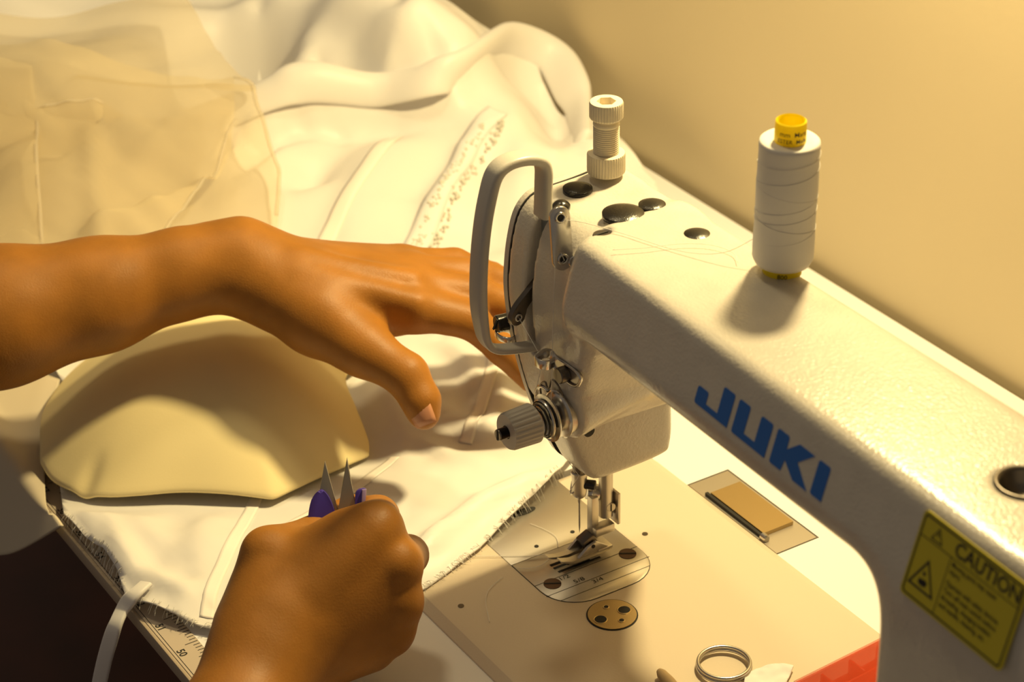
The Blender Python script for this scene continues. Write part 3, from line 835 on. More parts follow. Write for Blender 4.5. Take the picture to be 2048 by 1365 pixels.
# visible crossing windings: thin helices a hair proud of the cone
bm = bmesh.new()
q = Vector((0, 0, 1)).rotation_difference(sax).to_matrix()
for h0, slope, a0, a1 in ((.012, .0042, -2.6, 2.2), (.020, .0042, -2.8, 2.4), (.026, -.004, -2.5, 2.5), (.035, .0045, -2.6, 2.3), (.041, -.0042, -2.4, 2.6), (.049, .0044, -2.7, 2.2), (.056, .003, -2.7, 2.5), (.030, .0035, -2.2, 2.7)):
    tube(bm, [SPB+q@Vector(((.01334)*math.cos(a-.6), (.01334)*math.sin(a-.6), h0+slope*(a*.55))) for a in np.linspace(a0, a1, 40)], .00011, 4)
obj('crossing_strand', bm, M['thread'], sp, 180)
def wrap_text(s, size, h, a_mid, r, bold=.00001):
    V, Fc = text_mesh(s, size, bold, 'CENTER')
    out = []
    for p in V:
        a = a_mid+p[0]/r
        out.append(SPB+q@Vector((r*math.cos(a), r*math.sin(a), h+p[1])))
    return out, Fc
af = math.atan2(-.53, .85)
V, Fc = merge_np([wrap_text('mm  Mara', .0031, .0680, af+.1, .00695), wrap_text('ESTER  Made', .0026, .0649, af+.05, .00700)])
obj_np('tube_print', V, Fc, M['ink'], sp, None)
V, Fc = wrap_text('800', .0030, .0008, af-.1, .00875)
obj_np('tube_print', V, Fc, M['ink'], sp, None)

def thread_thing(name, pts, r, label, n=6, cat='thread', mat='thread', group=None):
    bm = bmesh.new(); tube(bm, catmull(pts, n), r, 5)
    return tag(obj(name, bm, M[mat], None, 180), label, cat, group)
tgd = Vector(O)
low = tuple(tgd+v*(-.0100)+nrm*.0026)
thread_thing('sewing_thread', [(.113, .0170, .2300), (.105, .0060, .2225), (.088, -.004, .2187), (.062, -.014, .2184), (.050, -.020, .2190), (.040, -.027, .2200), (.0315, -.0332, .2190)], .00016, 'fine white thread lying along the arm top from the spool to the corner guide')
nt_ = empty('needle_thread', tuple(tgd), 'thin taut white thread running down the head through guides to the needle', 'thread')
for pts_ in ([tuple(tgd+Vector((-.0050, -.002, .002))), low, (.0322, -.0348, .1950), (.0326, -.0365, .16), (.0330, -.0380, .1245)],
             [tuple(at(1085, 720, y=-.040)), tuple(at(1030, 622, x=.0030))], [tuple(at(1026, 622, x=.0030)), tuple(at(1033, 672, x=-.014))],
             [tuple(at(1085, 722, y=-.040)), tuple(at(1070, 790, y=-.034))], [tuple(at(1138, 925, y=-.006)), tuple(at(1158, 952, y=-.004)), (-.0030, -.0042, .041)]):
    bm = bmesh.new(); tube(bm, pts_, .00016, 5); obj('strand', bm, M['thread'], nt_, 180)

# outline of the foam cup's rim (the cloth under it lies pressed flat)
rim_px = [(76, 905, .012), (82, 935, .010), (105, 965, .008), (150, 985, .008), (210, 995, .008), (280, 992, .009), (360, 986, .010), (450, 989, .010), (548, 1000, .008), (640, 957, .007), (742, 912, .006), (740, 880, .006), (715, 815, .008), (695, 755, .010)]
rim = [at(a, b, z=c) for a, b, c in rim_px]
# far side of the rim, hidden by the dome
rim += [np.array(p) for p in ((-.232, .005, .008), (-.275, -.005, .007), (-.318, -.035, .006), (-.338, -.085, .006), (-.325, -.135, .007), (-.285, -.178, .009), (-.258, -.196, .011))]
rim = rim[:-1]
sharp = {8, 10}
rimc = []
n = len(rim)
for i in range(n):
    p0, p1, p2, p3 = rim[i-1], rim[i], rim[(i+1) % n], rim[(i+2) % n]
    if i in sharp: p0 = p1*2-p2
    if (i+1) % n in sharp: p3 = p2*2-p1
    for k in range(6):
        t = k/6; rimc.append(0.5*((2*p1)+(-p0+p2)*t+(2*p0-5*p1+4*p2-p3)*t*t+(-p0+3*p1-3*p2+p3)*t**3))
rimc = np.array(rimc)

# ------------------------------------------------------------------ wedding dress: one height field with folds, plus sheer layers
def pl_dist(X, Y, pts):
    """distance to a polyline and signed side"""
    d = np.full(X.shape, 1e9); s = np.zeros(X.shape)
    for a, b in zip(pts[:-1], pts[1:]):
        ex, ey = b[0]-a[0], b[1]-a[1]
        t = np.clip(((X-a[0])*ex+(Y-a[1])*ey)/(ex*ex+ey*ey+1e-12), 0, 1)
        dx = X-a[0]-t*ex; dy = Y-a[1]-t*ey; dd = np.sqrt(dx*dx+dy*dy)
        sd = np.sign(ex*dy-ey*dx)
        m = dd < d; s = np.where(m, sd, s); d = np.minimum(d, dd)
    return d, s
def end_fade(X, Y, pts, L):
    a, b = np.array(pts[0]), np.array(pts[-1])
    da = np.hypot(X-a[0], Y-a[1]); db = np.hypot(X-b[0], Y-b[1])
    return np.clip(np.minimum(da, db)/L, 0.0, 1)**.7
def W(pp, z): return [tuple(at(px, py, z=z)[:2]) for px, py in pp]
CTRL = [(-.45, .185, .108), (-.40, .205, .078), (-.36, .220, .048), (-.31, .225, .022), (-.26, .22, .008), (-.22, .18, .006), (-.50, .19, .105), (-.62, .22, .078), (-.80, .22, .08), (-1.0, .2, .10), (-.40, .26, .02), (-.45, .27, .03), (-.55, .275, .03), (-.7, .28, .03),
        (-.42, .13, .060), (-.36, .15, .035), (-.30, .12, .014), (-.50, .08, .085), (-.42, .04, .045), (-.35, .02, .020), (-.60, .05, .105), (-.75, .05, .125), (-1.0, .0, .15), (-.7, -.05, .115), (-.55, -.05, .080),
        (-.45, -.08, .040), (-.38, -.06, .020), (-.6, -.15, .07), (-.45, -.17, .018), (-.8, -.15, .12), (-.35, -.15, .008), (-.28, .04, .008), (-.25, -.05, .005), (-.2, -.15, .004), (-.1, -.1, .004), (0, 0, .004), (-.1, .05, .005), (-.15, .1, .005), (-.05, -.2, .003), (0, -.1, .003), (-.25, -.21, .004), (.02, .1, .004), (-.1, .15, .004)]
CT = np.array(CTRL)
def base_z(X, Y):
    num = 0; den = 0
    for cx, cy, cz in CTRL:
        wgt = 1/(((X-cx)**2+(Y-cy)**2)+.0009)**1.6
        num = num+wgt*cz; den = den+wgt
    return num/den
def on_cloth(px, py, zf=None):
    zf = zf or base_z; z = .05
    for _ in range(40):
        p = at(px, py, z=z); z = .6*z+.4*float(zf(np.array(p[0]), np.array(p[1])))
    return (p[0], p[1])
_W0 = W
def W(pp, z):
    if z > .0121 and z < .165: return [on_cloth(px, py) for px, py in pp]
    return _W0(pp, z)
FOLDS = [  # polyline in the plan, amplitude, width, side skew, fade length
    (W([(470, 200), (600, 188), (760, 188), (900, 165), (1010, 150), (1100, 160), (1150, 205), (1165, 270)], .075), .014, .016, .3, .05),
    (W([(500, 250), (700, 232), (850, 222), (950, 205)], .055), -.014, .013, 0, .05),
    (W([(415, 85), (460, 75), (510, 80)], .13), -.10, .026, 0, .010),
    (W([(520, 25), (560, 70), (640, 120)], .13), .020, .016, 0, .03),
    (W([(520, 10), (640, 50), (800, 95), (980, 120)], .12), .024, .022, .3, .08),
    (W([(560, 130), (700, 140), (780, 145)], .10), -.022, .014, 0, .04),
    (W([(600, 0), (760, 40), (900, 95)], .13), .010, .014, .3, .06),
    (W([(700, 0), (850, 35), (960, 90)], .12), -.008, .012, 0, .05),
    (W([(1000, 205), (930, 300), (880, 400), (835, 490)], .03), .007, .010, .4, .04),
    (W([(1030, 220), (1000, 330), (985, 450), (960, 540)], .03), -.006, .016, 0, .05),
    (W([(1070, 240), (1040, 340), (1020, 480)], .03), .006, .014, 0, .05),
    (W([(780, 250), (720, 360), (670, 480)], .03), .006, .013, .3, .05),
    (W([(700, 250), (620, 340), (540, 400)], .04), -.010, .010, 0, .05),
    (W([(680, 230), (560, 300), (480, 370)], .05), .012, .010, .2, .05),
    (W([(600, 240), (520, 290), (460, 330)], .06), -.010, .010, 0, .05),
    (W([(480, 240), (540, 230), (600, 220)], .06), .010, .012, 0, .04),
    (W([(900, 260), (840, 370), (790, 470)], .03), -.004, .010, 0, .05),
    (W([(1080, 180), (1120, 230), (1110, 300)], .05), -.014, .014, 0, .03),
    # loose wrinkles of the panel under the hands
    (W([(880, 700), (930, 740), (970, 800), (960, 850)], .006), .008, .010, .3, .02),
    (W([(930, 690), (1000, 760), (1010, 850)], .006), .007, .009, .3, .02),
    (W([(880, 840), (950, 870), (1040, 850)], .006), .006, .008, .3, .02),
    (W([(820, 870), (900, 920), (1000, 930)], .006), .004, .007, .3, .03),
    (W([(1050, 800), (1080, 860), (1110, 900)], .006), .005, .008, .2, .03),
    (W([(1132, 918), (1060, 952), (960, 998), (870, 1060), (800, 1130)], .010), .008, .0075, .3, .03),
    (W([(250, 1010), (300, 1060), (370, 1130)], .006), .006, .010, .2, .03),
    (W([(380, 1010), (330, 1060), (340, 1120)], .006), -.004, .010, 0, .03),
    (W([(200, 1000), (230, 1070), (260, 1140), (330, 1200)], .006), .006, .007, .3, .03),
    (W([(150, 990), (190, 1060), (240, 1130)], .006), .005, .006, .2, .03),
    (W([(280, 1140), (330, 1175), (400, 1200)], .006), .005, .006, .3, .02),
    (W([(420, 1010), (400, 1090), (370, 1160)], .006), .005, .012, .2, .03),
]
def cloth_z(X, Y):
    X = np.asarray(X, float); Y = np.asarray(Y, float)
    z = base_z(X, Y)
    for pts, A, wd, skew, fl in FOLDS:
        d, s = pl_dist(X, Y, pts)
        ws = wd*(1+skew*s)
        z = z+A*np.exp(-(d/ws)**2)*end_fade(X, Y, pts, fl)
    far = np.clip((-.22-X)/.35, 0, 1)
    a = math.radians(62)
    U_ = X*math.cos(a)+Y*math.sin(a); V_ = -X*math.sin(a)+Y*math.cos(a)
    z = z+far*(.016*vnoise(U_*8+3, V_*20+1, 3)+.007*vnoise(U_*14, V_*46, 4))
    z = z+.0022*vnoise(X*40, Y*28+9, 5)*(1-far)+.0006*vnoise(X*110+4, Y*90, 6)*(1-far)
    rp = [(p[0], p[1]) for p in rimc[::3]]
    dd, _ = pl_dist(X, Y, rp+rp[:1])
    sd = np.where(in_poly(X, Y, rp), -dd, dd)
    cm = np.clip(1-(sd-.004)/.014, 0, 1)             # pressed flat under the foam cup
    z = z*(1-cm)+np.minimum(z, .0022)*cm
    return np.maximum(z, .0016)
def in_poly(X, Y, poly):
    ins = np.zeros(X.shape, bool); n = len(poly)
    for i in range(n):
        x0, y0 = poly[i]; x1, y1 = poly[i-1]
        c = ((y0 > Y) != (y1 > Y)) & (X < (x1-x0)*(Y-y0)/(y1-y0+1e-15)+x0)
        ins ^= c
    return ins
def sheet(name, poly, zfun, h, mat, parent, thick=.0006, snap=True):
    P = np.array(poly); x0, y0 = P.min(0)-h; x1, y1 = P.max(0)+h
    nx = int((x1-x0)/h)+2; ny = int((y1-y0)/h)+2
    X, Y = np.meshgrid(x0+h*np.arange(nx), y0+h*np.arange(ny), indexing='ij')
    ins = in_poly(X, Y, poly)
    # keep cells with any corner inside; outside corners are pulled to the outline
    cell = ins[:-1, :-1] | ins[1:, :-1] | ins[:-1, 1:] | ins[1:, 1:]
    use = np.zeros_like(ins); use[:-1, :-1] |= cell; use[1:, :-1] |= cell; use[:-1, 1:] |= cell; use[1:, 1:] |= cell
    if snap:
        out = use & ~ins
        ox, oy = X[out], Y[out]; bd = np.full(ox.shape, 1e9); bx = ox.copy(); by = oy.copy()
        n = len(poly)
        for i in range(n):
            a, b = poly[i-1], poly[i]; ex, ey = b[0]-a[0], b[1]-a[1]
            t = np.clip(((ox-a[0])*ex+(oy-a[1])*ey)/(ex*ex+ey*ey+1e-15), 0, 1)
            qx, qy = a[0]+t*ex, a[1]+t*ey; dd = (ox-qx)**2+(oy-qy)**2
            m = dd < bd; bd = np.where(m, dd, bd); bx = np.where(m, qx, bx); by = np.where(m, qy, by)
        X[out] = bx; Y[out] = by
    Z = zfun(X, Y)
    idx = np.full(X.shape, -1); idx[use] = np.arange(use.sum())
    V = np.stack([X[use], Y[use], Z[use]], 1)
    c = np.argwhere(cell)
    Fq = np.stack([idx[c[:, 0], c[:, 1]], idx[c[:, 0]+1, c[:, 1]], idx[c[:, 0]+1, c[:, 1]+1], idx[c[:, 0], c[:, 1]+1]], 1)
    o = obj_np(name, V, Fq, mat, parent, 180)
    if thick:
        m = o.modifiers.new('thickness', 'SOLIDIFY'); m.thickness = thick; m.offset = -1
    return o
dress = empty('wedding_dress', (-.35, .05, 0), 'white satin and tulle wedding dress heaped on the table, its open seam reaching the needle', 'dress')
front_edge = [(118, 962), (128, 1030), (172, 1078), (205, 1108), (236, 1150), (252, 1192), (300, 1212), (372, 1238), (440, 1252), (530, 1268), (640, 1262), (760, 1222), (850, 1170), (905, 1132), (960, 1092), (1003, 1052), (1042, 1018), (1072, 995), (1098, 974), (1120, 945), (1136, 920)]
front_w = W(front_edge, .004)
garm = W([(66, 706), (132, 764), (104, 880)], .004)+front_w+W([(1180, 870), (1200, 780), (1215, 650), (1210, 500)], .005)+[(-.235, .16), (-.25, .235), (-.30, .262), (-.36, .268), (-.42, .268), (-.5, .278), (-1.05, .285), (-1.05, -.20)]+W([(-150, 540)], .01)
sheet('satin_panel', garm, cloth_z, .0034, M['satin'], dress, .0008)

# fold-over strips, channels and seams follow the cloth
def strip(name, px_pts, z0, width, mat, lift=.0005, n=10, thick=.0003):
    pts = catmull(W(px_pts, z0), n)
    P = np.array(pts); T = np.gradient(P, axis=0); T /= np.linalg.norm(T, axis=1)[:, None]; N_ = np.stack([-T[:, 1], T[:, 0]], 1)
    V = []; cols = 5
    for k in range(cols):
        q_ = P+N_*(k/(cols-1)-.5)*width
        z = cloth_z(q_[:, 0], q_[:, 1])+lift
        V.append(np.column_stack([q_, z]))
    V = np.concatenate(V); m = len(P); Fc = []
    for k in range(cols-1):
        for i in range(m-1): Fc.append((k*m+i, k*m+i+1, (k+1)*m+i+1, (k+1)*m+i))
    o = obj_np(name, V, Fc, mat, dress, 180)
    mo = o.modifiers.new('thickness', 'SOLIDIFY'); mo.thickness = thick; mo.offset = 1
    return o
strip('boning_channel', [(512, 985), (470, 1080), (428, 1172), (412, 1225)], .006, .0070, M['tape'], .0003)
strip('boning_channel', [(790, 915), (700, 975), (560, 1060), (500, 1110)], .006, .0070, M['tape'], .0003)
strip('boning_channel', [(790, 240), (730, 340), (650, 490), (620, 540)], .03, .011, M['tape'])
strip('boning_channel', [(980, 640), (990, 740), (960, 830), (930, 880)], .008, .008, M['tape'])
hp = W([(330, 214), (440, 206), (540, 194), (620, 188), (760, 186), (900, 164), (1010, 150), (1100, 160), (1146, 204), (1160, 250), (1162, 276)], .085)
hz = cloth_z(np.array([p[0] for p in hp]), np.array([p[1] for p in hp]))
bm = bmesh.new()
hpath = catmull([(p[0], p[1], z+dz) for p, z, dz in zip(hp, hz, (-.006, -.002, .001, .003, .003, .003, .002, .001, .000, .000, -.002))], 8)
sec_ = [(.0125*math.cos(a), .0050*math.sin(a)*(1+.35*math.cos(a))) for a in np.linspace(0, 2*PI, 20, endpoint=False)]
sweep(bm, hpath, sec_, side=(-.25, .65, .55), scale=[1+.22*float(vnoise(np.array(i*.13), np.array(.5), 17)) for i in range(len(hpath))])
obj('hem_roll', bm, M['satin'], dress, 180)
strip('lace_trim', [(995, 205), (940, 290), (890, 380), (835, 490), (820, 520)], .03, .016, M['panel'], .0012)
# sequins on the lace
def scatter_on(px_pts, z0, width, n, seed):
    r = random.Random(seed); pts = catmull(W(px_pts, z0), 12); out = []
    for _ in range(n):
        p = pts[r.randrange(len(pts))]
        out.append((p[0]+r.gauss(0, width), p[1]+r.gauss(0, width)))
    return np.array(out)
bm = bmesh.new()
sq = np.vstack([scatter_on([(968, 262), (925, 330), (870, 430), (830, 500)], .03, .0016, 90, 1), scatter_on([(1005, 245), (960, 330), (905, 430), (865, 500)], .03, .0014, 90, 2), scatter_on([(600, 140), (640, 175)], .085, .004, 40, 3), scatter_on([(780, 190), (860, 180)], .085, .003, 30, 4)])
zz = cloth_z(sq[:, 0], sq[:, 1])
for (x, y), z in zip(sq, zz):
    r_ = bmesh.ops.create_icosphere(bm, subdivisions=1, radius=random.uniform(.0008, .0014)); bmesh.ops.translate(bm, vec=(x, y, z+.0014), verts=r_['verts'])
tag(obj('sequins', bm, M['sequin'], dress, 180), kind='stuff')

# sheer layers
def tulle(name, world_poly, lift, amp, sc, seed, ang, bumps=(), hem=None, hz_=.1):
    def zf(X, Y):
        a = math.radians(ang); U_ = X*math.cos(a)+Y*math.sin(a); V_ = -X*math.sin(a)+Y*math.cos(a)
        z = base_z(X, Y)+lift+amp*(vnoise(U_*sc*.5+seed, V_*sc*1.6, seed)+.4*vnoise(U_*sc*1.2, V_*sc*4+seed, seed+1)+.2*vnoise(U_*sc*3, V_*sc*9, seed+2))
        for pts, A, wd in bumps:
            d, s = pl_dist(X, Y, pts); z = z+A*np.exp(-(d/wd)**2)
        return np.maximum(z, cloth_z(X, Y)+.003)
    o_ = sheet(name, world_poly, zf, .0042, M['tulle'], dress, 0)
    if hem:
        hp_ = catmull(W(hem, hz_), 8); P_ = np.array(hp_)
        bm = bmesh.new(); sweep(bm, [(p[0], p[1], float(z)+.0005) for p, z in zip(P_, zf(P_[:, 0], P_[:, 1]))], circ(.0013, 6, .0004), side=(0, 1, .2))
        obj('tulle_hem', bm, M['hem'], dress, 180)
    return o_
tulle('tulle_layer', W([(-200, -80), (450, -60), (440, 20), (390, 60), (300, 130), (215, 185), (165, 200), (100, 215), (30, 230), (-200, 240)], .17), .030, .012, 10, 21, 20,
      [(W([(160, 130), (260, 110), (380, 70)], .17), .012, .012), (W([(150, 0), (160, 100), (165, 200)], .17), .006, .008)], hem=[(450, -20), (390, 60), (300, 130), (215, 185), (165, 200)], hz_=.17)
tulle('tulle_layer', W([(-200, 100), (380, 50), (455, 160), (510, 215), (516, 285), (540, 340), (565, 395), (556, 500), (300, 560), (-200, 600)], .10), .018, .010, 12, 31, 65,
      [(W([(170, 250), (300, 265), (420, 268), (515, 290)], .09), .014, .010), (W([(250, 470), (300, 380), (380, 320)], .08), .010, .012), (W([(440, 440), (480, 370), (520, 330)], .07), .010, .010), (W([(330, 460), (420, 420), (540, 400)], .06), .008, .012)], hem=[(470, 190), (510, 218), (514, 285), (538, 340), (562, 395), (556, 470)], hz_=.10)
tulle('tulle_layer', W([(-200, 270), (0, 292), (40, 335), (120, 318), (215, 318), (262, 330), (200, 355), (120, 385), (0, 412), (-200, 440)], .11), .030, .010, 14, 41, 10,
      [(W([(0, 320), (100, 330), (200, 325)], .11), .010, .008)], hem=[(-20, 300), (38, 335), (120, 320), (215, 320), (255, 332), (200, 355), (120, 385), (0, 410)], hz_=.11)
tulle('tulle_layer', W([(-200, -60), (42, -40), (38, 120), (32, 220), (0, 290), (-200, 330)], .17), .045, .008, 12, 51, 80, hem=[(42, -10), (38, 120), (30, 215), (4, 285)], hz_=.17)

# frayed threads along the raw edges
def fringe(name, pts, n, lmin, lmax, seed, outward):
    r = random.Random(seed); V = []; Fc = []
    P = np.array(pts)
    seg = np.linalg.norm(np.diff(P, axis=0), axis=1); cum = np.concatenate([[0], np.cumsum(seg)])
    for _ in range(n):
        s = r.random()*cum[-1]; i = min(np.searchsorted(cum, s)-1, len(seg)-1); i = max(i, 0)
        t = (s-cum[i])/seg[i]; p = P[i]*(1-t)+P[i+1]*t; d = (P[i+1]-P[i])/seg[i]; nn = np.array([d[1], -d[0]])*outward
        L = r.uniform(lmin, lmax); a = r.gauss(0, .5); dir_ = nn*math.cos(a)+d*math.sin(a)
        p0 = p-nn*.002; z0 = float(cloth_z(p0[0], p0[1]))+.0006
        path = []
        bend = r.gauss(0, .4)
        for k in range(5):
            tt = k/4; q_ = p0+dir_*(L+.002)*tt+np.array([-dir_[1], dir_[0]])*bend*L*tt*tt
            path.append((q_[0], q_[1], max(.0012, z0*(1-tt)+.0012*tt+r.uniform(0, .0008)+.0012*math.sin(tt*3))))
        base = len(V); wd = r.uniform(.00013, .00022)
        for q_ in path:
            for k in range(3):
                an = 2*PI*k/3; V.append((q_[0]+wd*math.cos(an), q_[1]+wd*.5*math.sin(an), q_[2]+wd*math.sin(an)))
        for k in range(4):
            for j in range(3): Fc.append((base+3*k+j, base+3*k+(j+1) % 3, base+3*k+3+(j+1) % 3, base+3*k+3+j))
    return tag(obj_np(name, V, Fc, M['thread'], dress, 180), kind='stuff')
fw_ = np.array(front_w)
fringe('frayed_edge', fw_[12:20], 80, .001, .0035, 3, 1)
fringe('frayed_edge', fw_[1:9], 80, .001, .0040, 4, 1)

# fabric strap hanging over the table edge
bm = bmesh.new()
st = [tuple(at(292, 1168, z=.009)), tuple(at(268, 1190, z=.008)), tuple(at(246, 1218, y=-.2165)), tuple(at(228, 1258, y=-.224)), tuple(at(212, 1310, y=-.228)), tuple(at(200, 1362, y=-.230)), tuple(at(190, 1420, y=-.231))]
sweep(bm, catmull(st, 6), rrect(.0082, .0026, .0012, 3), side=(.8, .5, .2))
obj('strap', bm, M['satin'], dress, 60)

# cream cloth hanging over the table front at the far left
dr = []
rows = [[(-160, 575, .002, None), (-40, 672, .002, None), (56, 735, .002, None), (120, 762, .002, None)],
        [(-160, 640, .002, None), (-40, 760, .002, None), (40, 860, .002, None), (92, 880, .002, None)],
        [(-160, 702, None, -.2135), (-40, 848, None, -.2135), (40, 945, None, -.2135), (92, 1008, None, -.2135)],
        [(-160, 900, None, -.224), (-40, 990, None, -.224), (35, 1025, None, -.222), (112, 1034, None, -.2155)],
        [(-170, 1112, None, -.230), (-40, 1110, None, -.230), (28, 1106, None, -.229), (124, 1052, None, -.2165)]]
G_ = [[np.array(at(a, b, z=c) if c is not None else at(a, b, y=d)) for a, b, c, d in r] for r in rows]
G2 = [catmull(r, 8) for r in G_]
cols_ = [catmull([G2[j][i] for j in range(len(G2))], 8) for i in range(len(G2[0]))]
V = [p for c in cols_ for p in c]; m = len(cols_[0])
Fc = [(i*m+j, (i+1)*m+j, (i+1)*m+j+1, i*m+j+1) for i in range(len(cols_)-1) for j in range(m-1)]
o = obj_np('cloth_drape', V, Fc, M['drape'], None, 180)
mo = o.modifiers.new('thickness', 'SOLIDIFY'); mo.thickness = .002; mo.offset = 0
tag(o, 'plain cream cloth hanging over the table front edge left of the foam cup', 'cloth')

# ------------------------------------------------------------------ foam cup
apex = np.array([-.226, -.098, .0])
CUP_H = .056
rims = rimc.copy()
for _ in range(40): rims = (np.roll(rims, 1, 0)+2*rims+np.roll(rims, -1, 0))/4
rings = []
NR = 22
for k in range(NR+1):
    t = 1-k/NR
    rr_ = rims+(rimc-rims)*t**5
    ring = apex+(rr_-apex)*np.array([t, t, 1])
    ring[:, 2] = rimc[:, 2]*t**2+(CUP_H)*(1-t**2.3)**1.05
    # dent near the left tip
    d, _ = pl_dist(ring[:, 0], ring[:, 1], [tuple(at(160, 980, z=.012)[:2]), tuple(at(184, 925, z=.022)[:2])])
    ring[:, 2] -= .0032*np.exp(-(d/.0045)**2)
    rings.append(ring)
V = np.vstack(rings[:-1]+[rings[-1][:1]])
m = len(rimc); Fc = []
for k in range(NR-1):
    for i in range(m): Fc.append((k*m+i, k*m+(i+1) % m, (k+1)*m+(i+1) % m, (k+1)*m+i))
tip = NR*m
for i in range(m): Fc.append(((NR-1)*m+i, (NR-1)*m+(i+1) % m, tip))
o = obj_np('bra_cup', V, Fc, M['foam'], None, 180)
mo = o.modifiers.new('thickness', 'SOLIDIFY'); mo.thickness = .0028; mo.offset = -1
mo = o.modifiers.new('smooth', 'SUBSURF'); mo.levels = 1; mo.render_levels = 1
tag(o, 'large cream foam bust cup lying dome up on the white lining beneath the left forearm', 'foam cup')

# ------------------------------------------------------------------ person: two bare arms
person = empty('person', (-.1, -.3, 0), 'person with bare brown arms, left hand reaching past the machine head, right fist holding snips', 'person')
def P3(px, py, d): return np.array(at(px, py, depth=d))*1000
def chain_sdf(P, segs, k):
    d = None
    for a, b, ra, rb in segs:
        s = cone_sdf(P, a, b, ra, rb); d = s if d is None else smin(d, s, k)
    return d
# left arm --------------------------------------------------------
DL = depth_of(at(845, 625, z=.088))
def L3(px, py, dd): return P3(px, py, DL+dd*.001)
lw = L3(500, 534, 6)
fore = [(L3(-330, 700, -40), L3(0, 633, -14), 43, 37.0), (L3(0, 633, -14), L3(200, 590, -4), 37.0, 30.0), (L3(200, 590, -4), L3(370, 546, 2), 30.0, 23.5), (L3(370, 546, 2), L3(480, 526, 6), 23.5, 20.8),
        (L3(440, 512, 14), L3(482, 490, 16), 17, 11.5)]
palm = [(L3(480, 526, 6), L3(590, 563, 8), 20.8, 22.0), (L3(560, 570, 2), L3(830, 622, 2), 20, 12.5), (L3(560, 560, 12), L3(822, 575, 14), 21, 13), (L3(560, 550, 22), L3(815, 548, 28), 19, 12.5), (L3(560, 545, 30), L3(800, 530, 42), 17, 11.5),
        (L3(520, 570, 0), L3(640, 635, -8), 20, 20), (L3(640, 635, -8), L3(722, 694, -16), 20, 14.5), (L3(640, 630, 6), L3(780, 625, 12), 18, 13)]
idx = [(L3(836, 618, 0), L3(942, 642, 4), 12.0, 10.2), (L3(942, 642, 4), L3(1005, 700, 10), 9.8, 8.6), (L3(1005, 700, 10), L3(1062, 762, 18), 8.6, 6.8)]
mid = [(L3(826, 578, 12), L3(955, 590, 18), 12.0, 10.2), (L3(955, 590, 18), L3(1060, 625, 26), 9.9, 8.8), (L3(1060, 625, 26), L3(1130, 690, 36), 8.6, 7)]
rin = [(L3(818, 550, 26), L3(955, 550, 34), 11.5, 9.8), (L3(955, 550, 34), L3(1055, 580, 42), 9.5, 8.4), (L3(1055, 580, 42), L3(1120, 630, 52), 8.2, 6.6)]
pin = [(L3(805, 532, 40), L3(910, 528, 50), 10.5, 9.0), (L3(910, 528, 50), L3(985, 552, 58), 8.6, 7.6), (L3(985, 552, 58), L3(1035, 585, 66), 7.4, 6)]
thb = [(L3(715, 690, -15), L3(812, 750, -24), 13.8, 12.0), (L3(812, 750, -24), L3(842, 802, -26), 11.8, 10.6), (L3(842, 802, -26), L3(848, 828, -26), 10.2, 8.8)]
tend = [(L3(600, 545, -12), L3(830, 605, -10), 4, 4.5), (L3(600, 520, -8), L3(822, 560, -1), 4, 4.5)]
def left_arm(P):
    d = chain_sdf(P, fore, 9)
    d = smin(d, chain_sdf(P, palm, 10), 16)
    d = smin(d, chain_sdf(P, tend, 4), 10)
    for f in (idx, mid, rin, pin): d = smin(d, chain_sdf(P, f, 3), 5)
    d = smin(d, chain_sdf(P, thb, 3), 9)
    # knuckle creases of the thumb
    for px_, py_ in ((792, 712), (800, 722), (806, 730)):
        c = L3(px_+10, py_+16, -36)
    return d
pts = np.array([q_ for s in fore+palm+idx+mid+rin+pin+thb for q_ in s[:2]])
lo_b = np.maximum(pts.min(0)-48, (-420, -345, -5)); hi_b = np.minimum(pts.max(0)+30, (60, 130, 190))
la = sdf_object('arm', left_arm, lo_b, hi_b, 2.0, M['skin'], person, 4)
la['label'] = 'left forearm and open hand, thumb pointing down'
def nail(name, c, nrm_, along, w_, l_, parent):
    nrm_ = Vector(nrm_).normalized(); a = Vector(along); a = (a-nrm_*a.dot(nrm_)).normalized(); s = nrm_.cross(a)
    bm = bmesh.new(); g = []
    for i in range(7):
        row = []
        for j in range(7):
            u_ = i/6*2-1; v_ = j/6*2-1
            f = math.sqrt(max(0, 1-.35*v_*v_*(1 if v_ < 0 else .6)))
            row.append(bm.verts.new(Vector(c)+s*u_*w_*f+a*v_*l_+nrm_*(-.32*w_*u_*u_-.15*l_*v_*v_)))
        g.append(row)
    for i in range(6):
        for j in range(6): bm.faces.new((g[i][j], g[i+1][j], g[i+1][j+1], g[i][j+1]))
    o_ = obj(name, bm, M['nail'], parent, 180)
    mm_ = o_.modifiers.new('thickness', 'SOLIDIFY'); mm_.thickness = .0008; mm_.offset = -1
    return o_
tn = L3(838, 822, -35.6)*.001
nail('fingernail', tn, -FW*.96-RT*.28-UP*.1, -UP*.92+RT*.36, .0066, .0085, la)

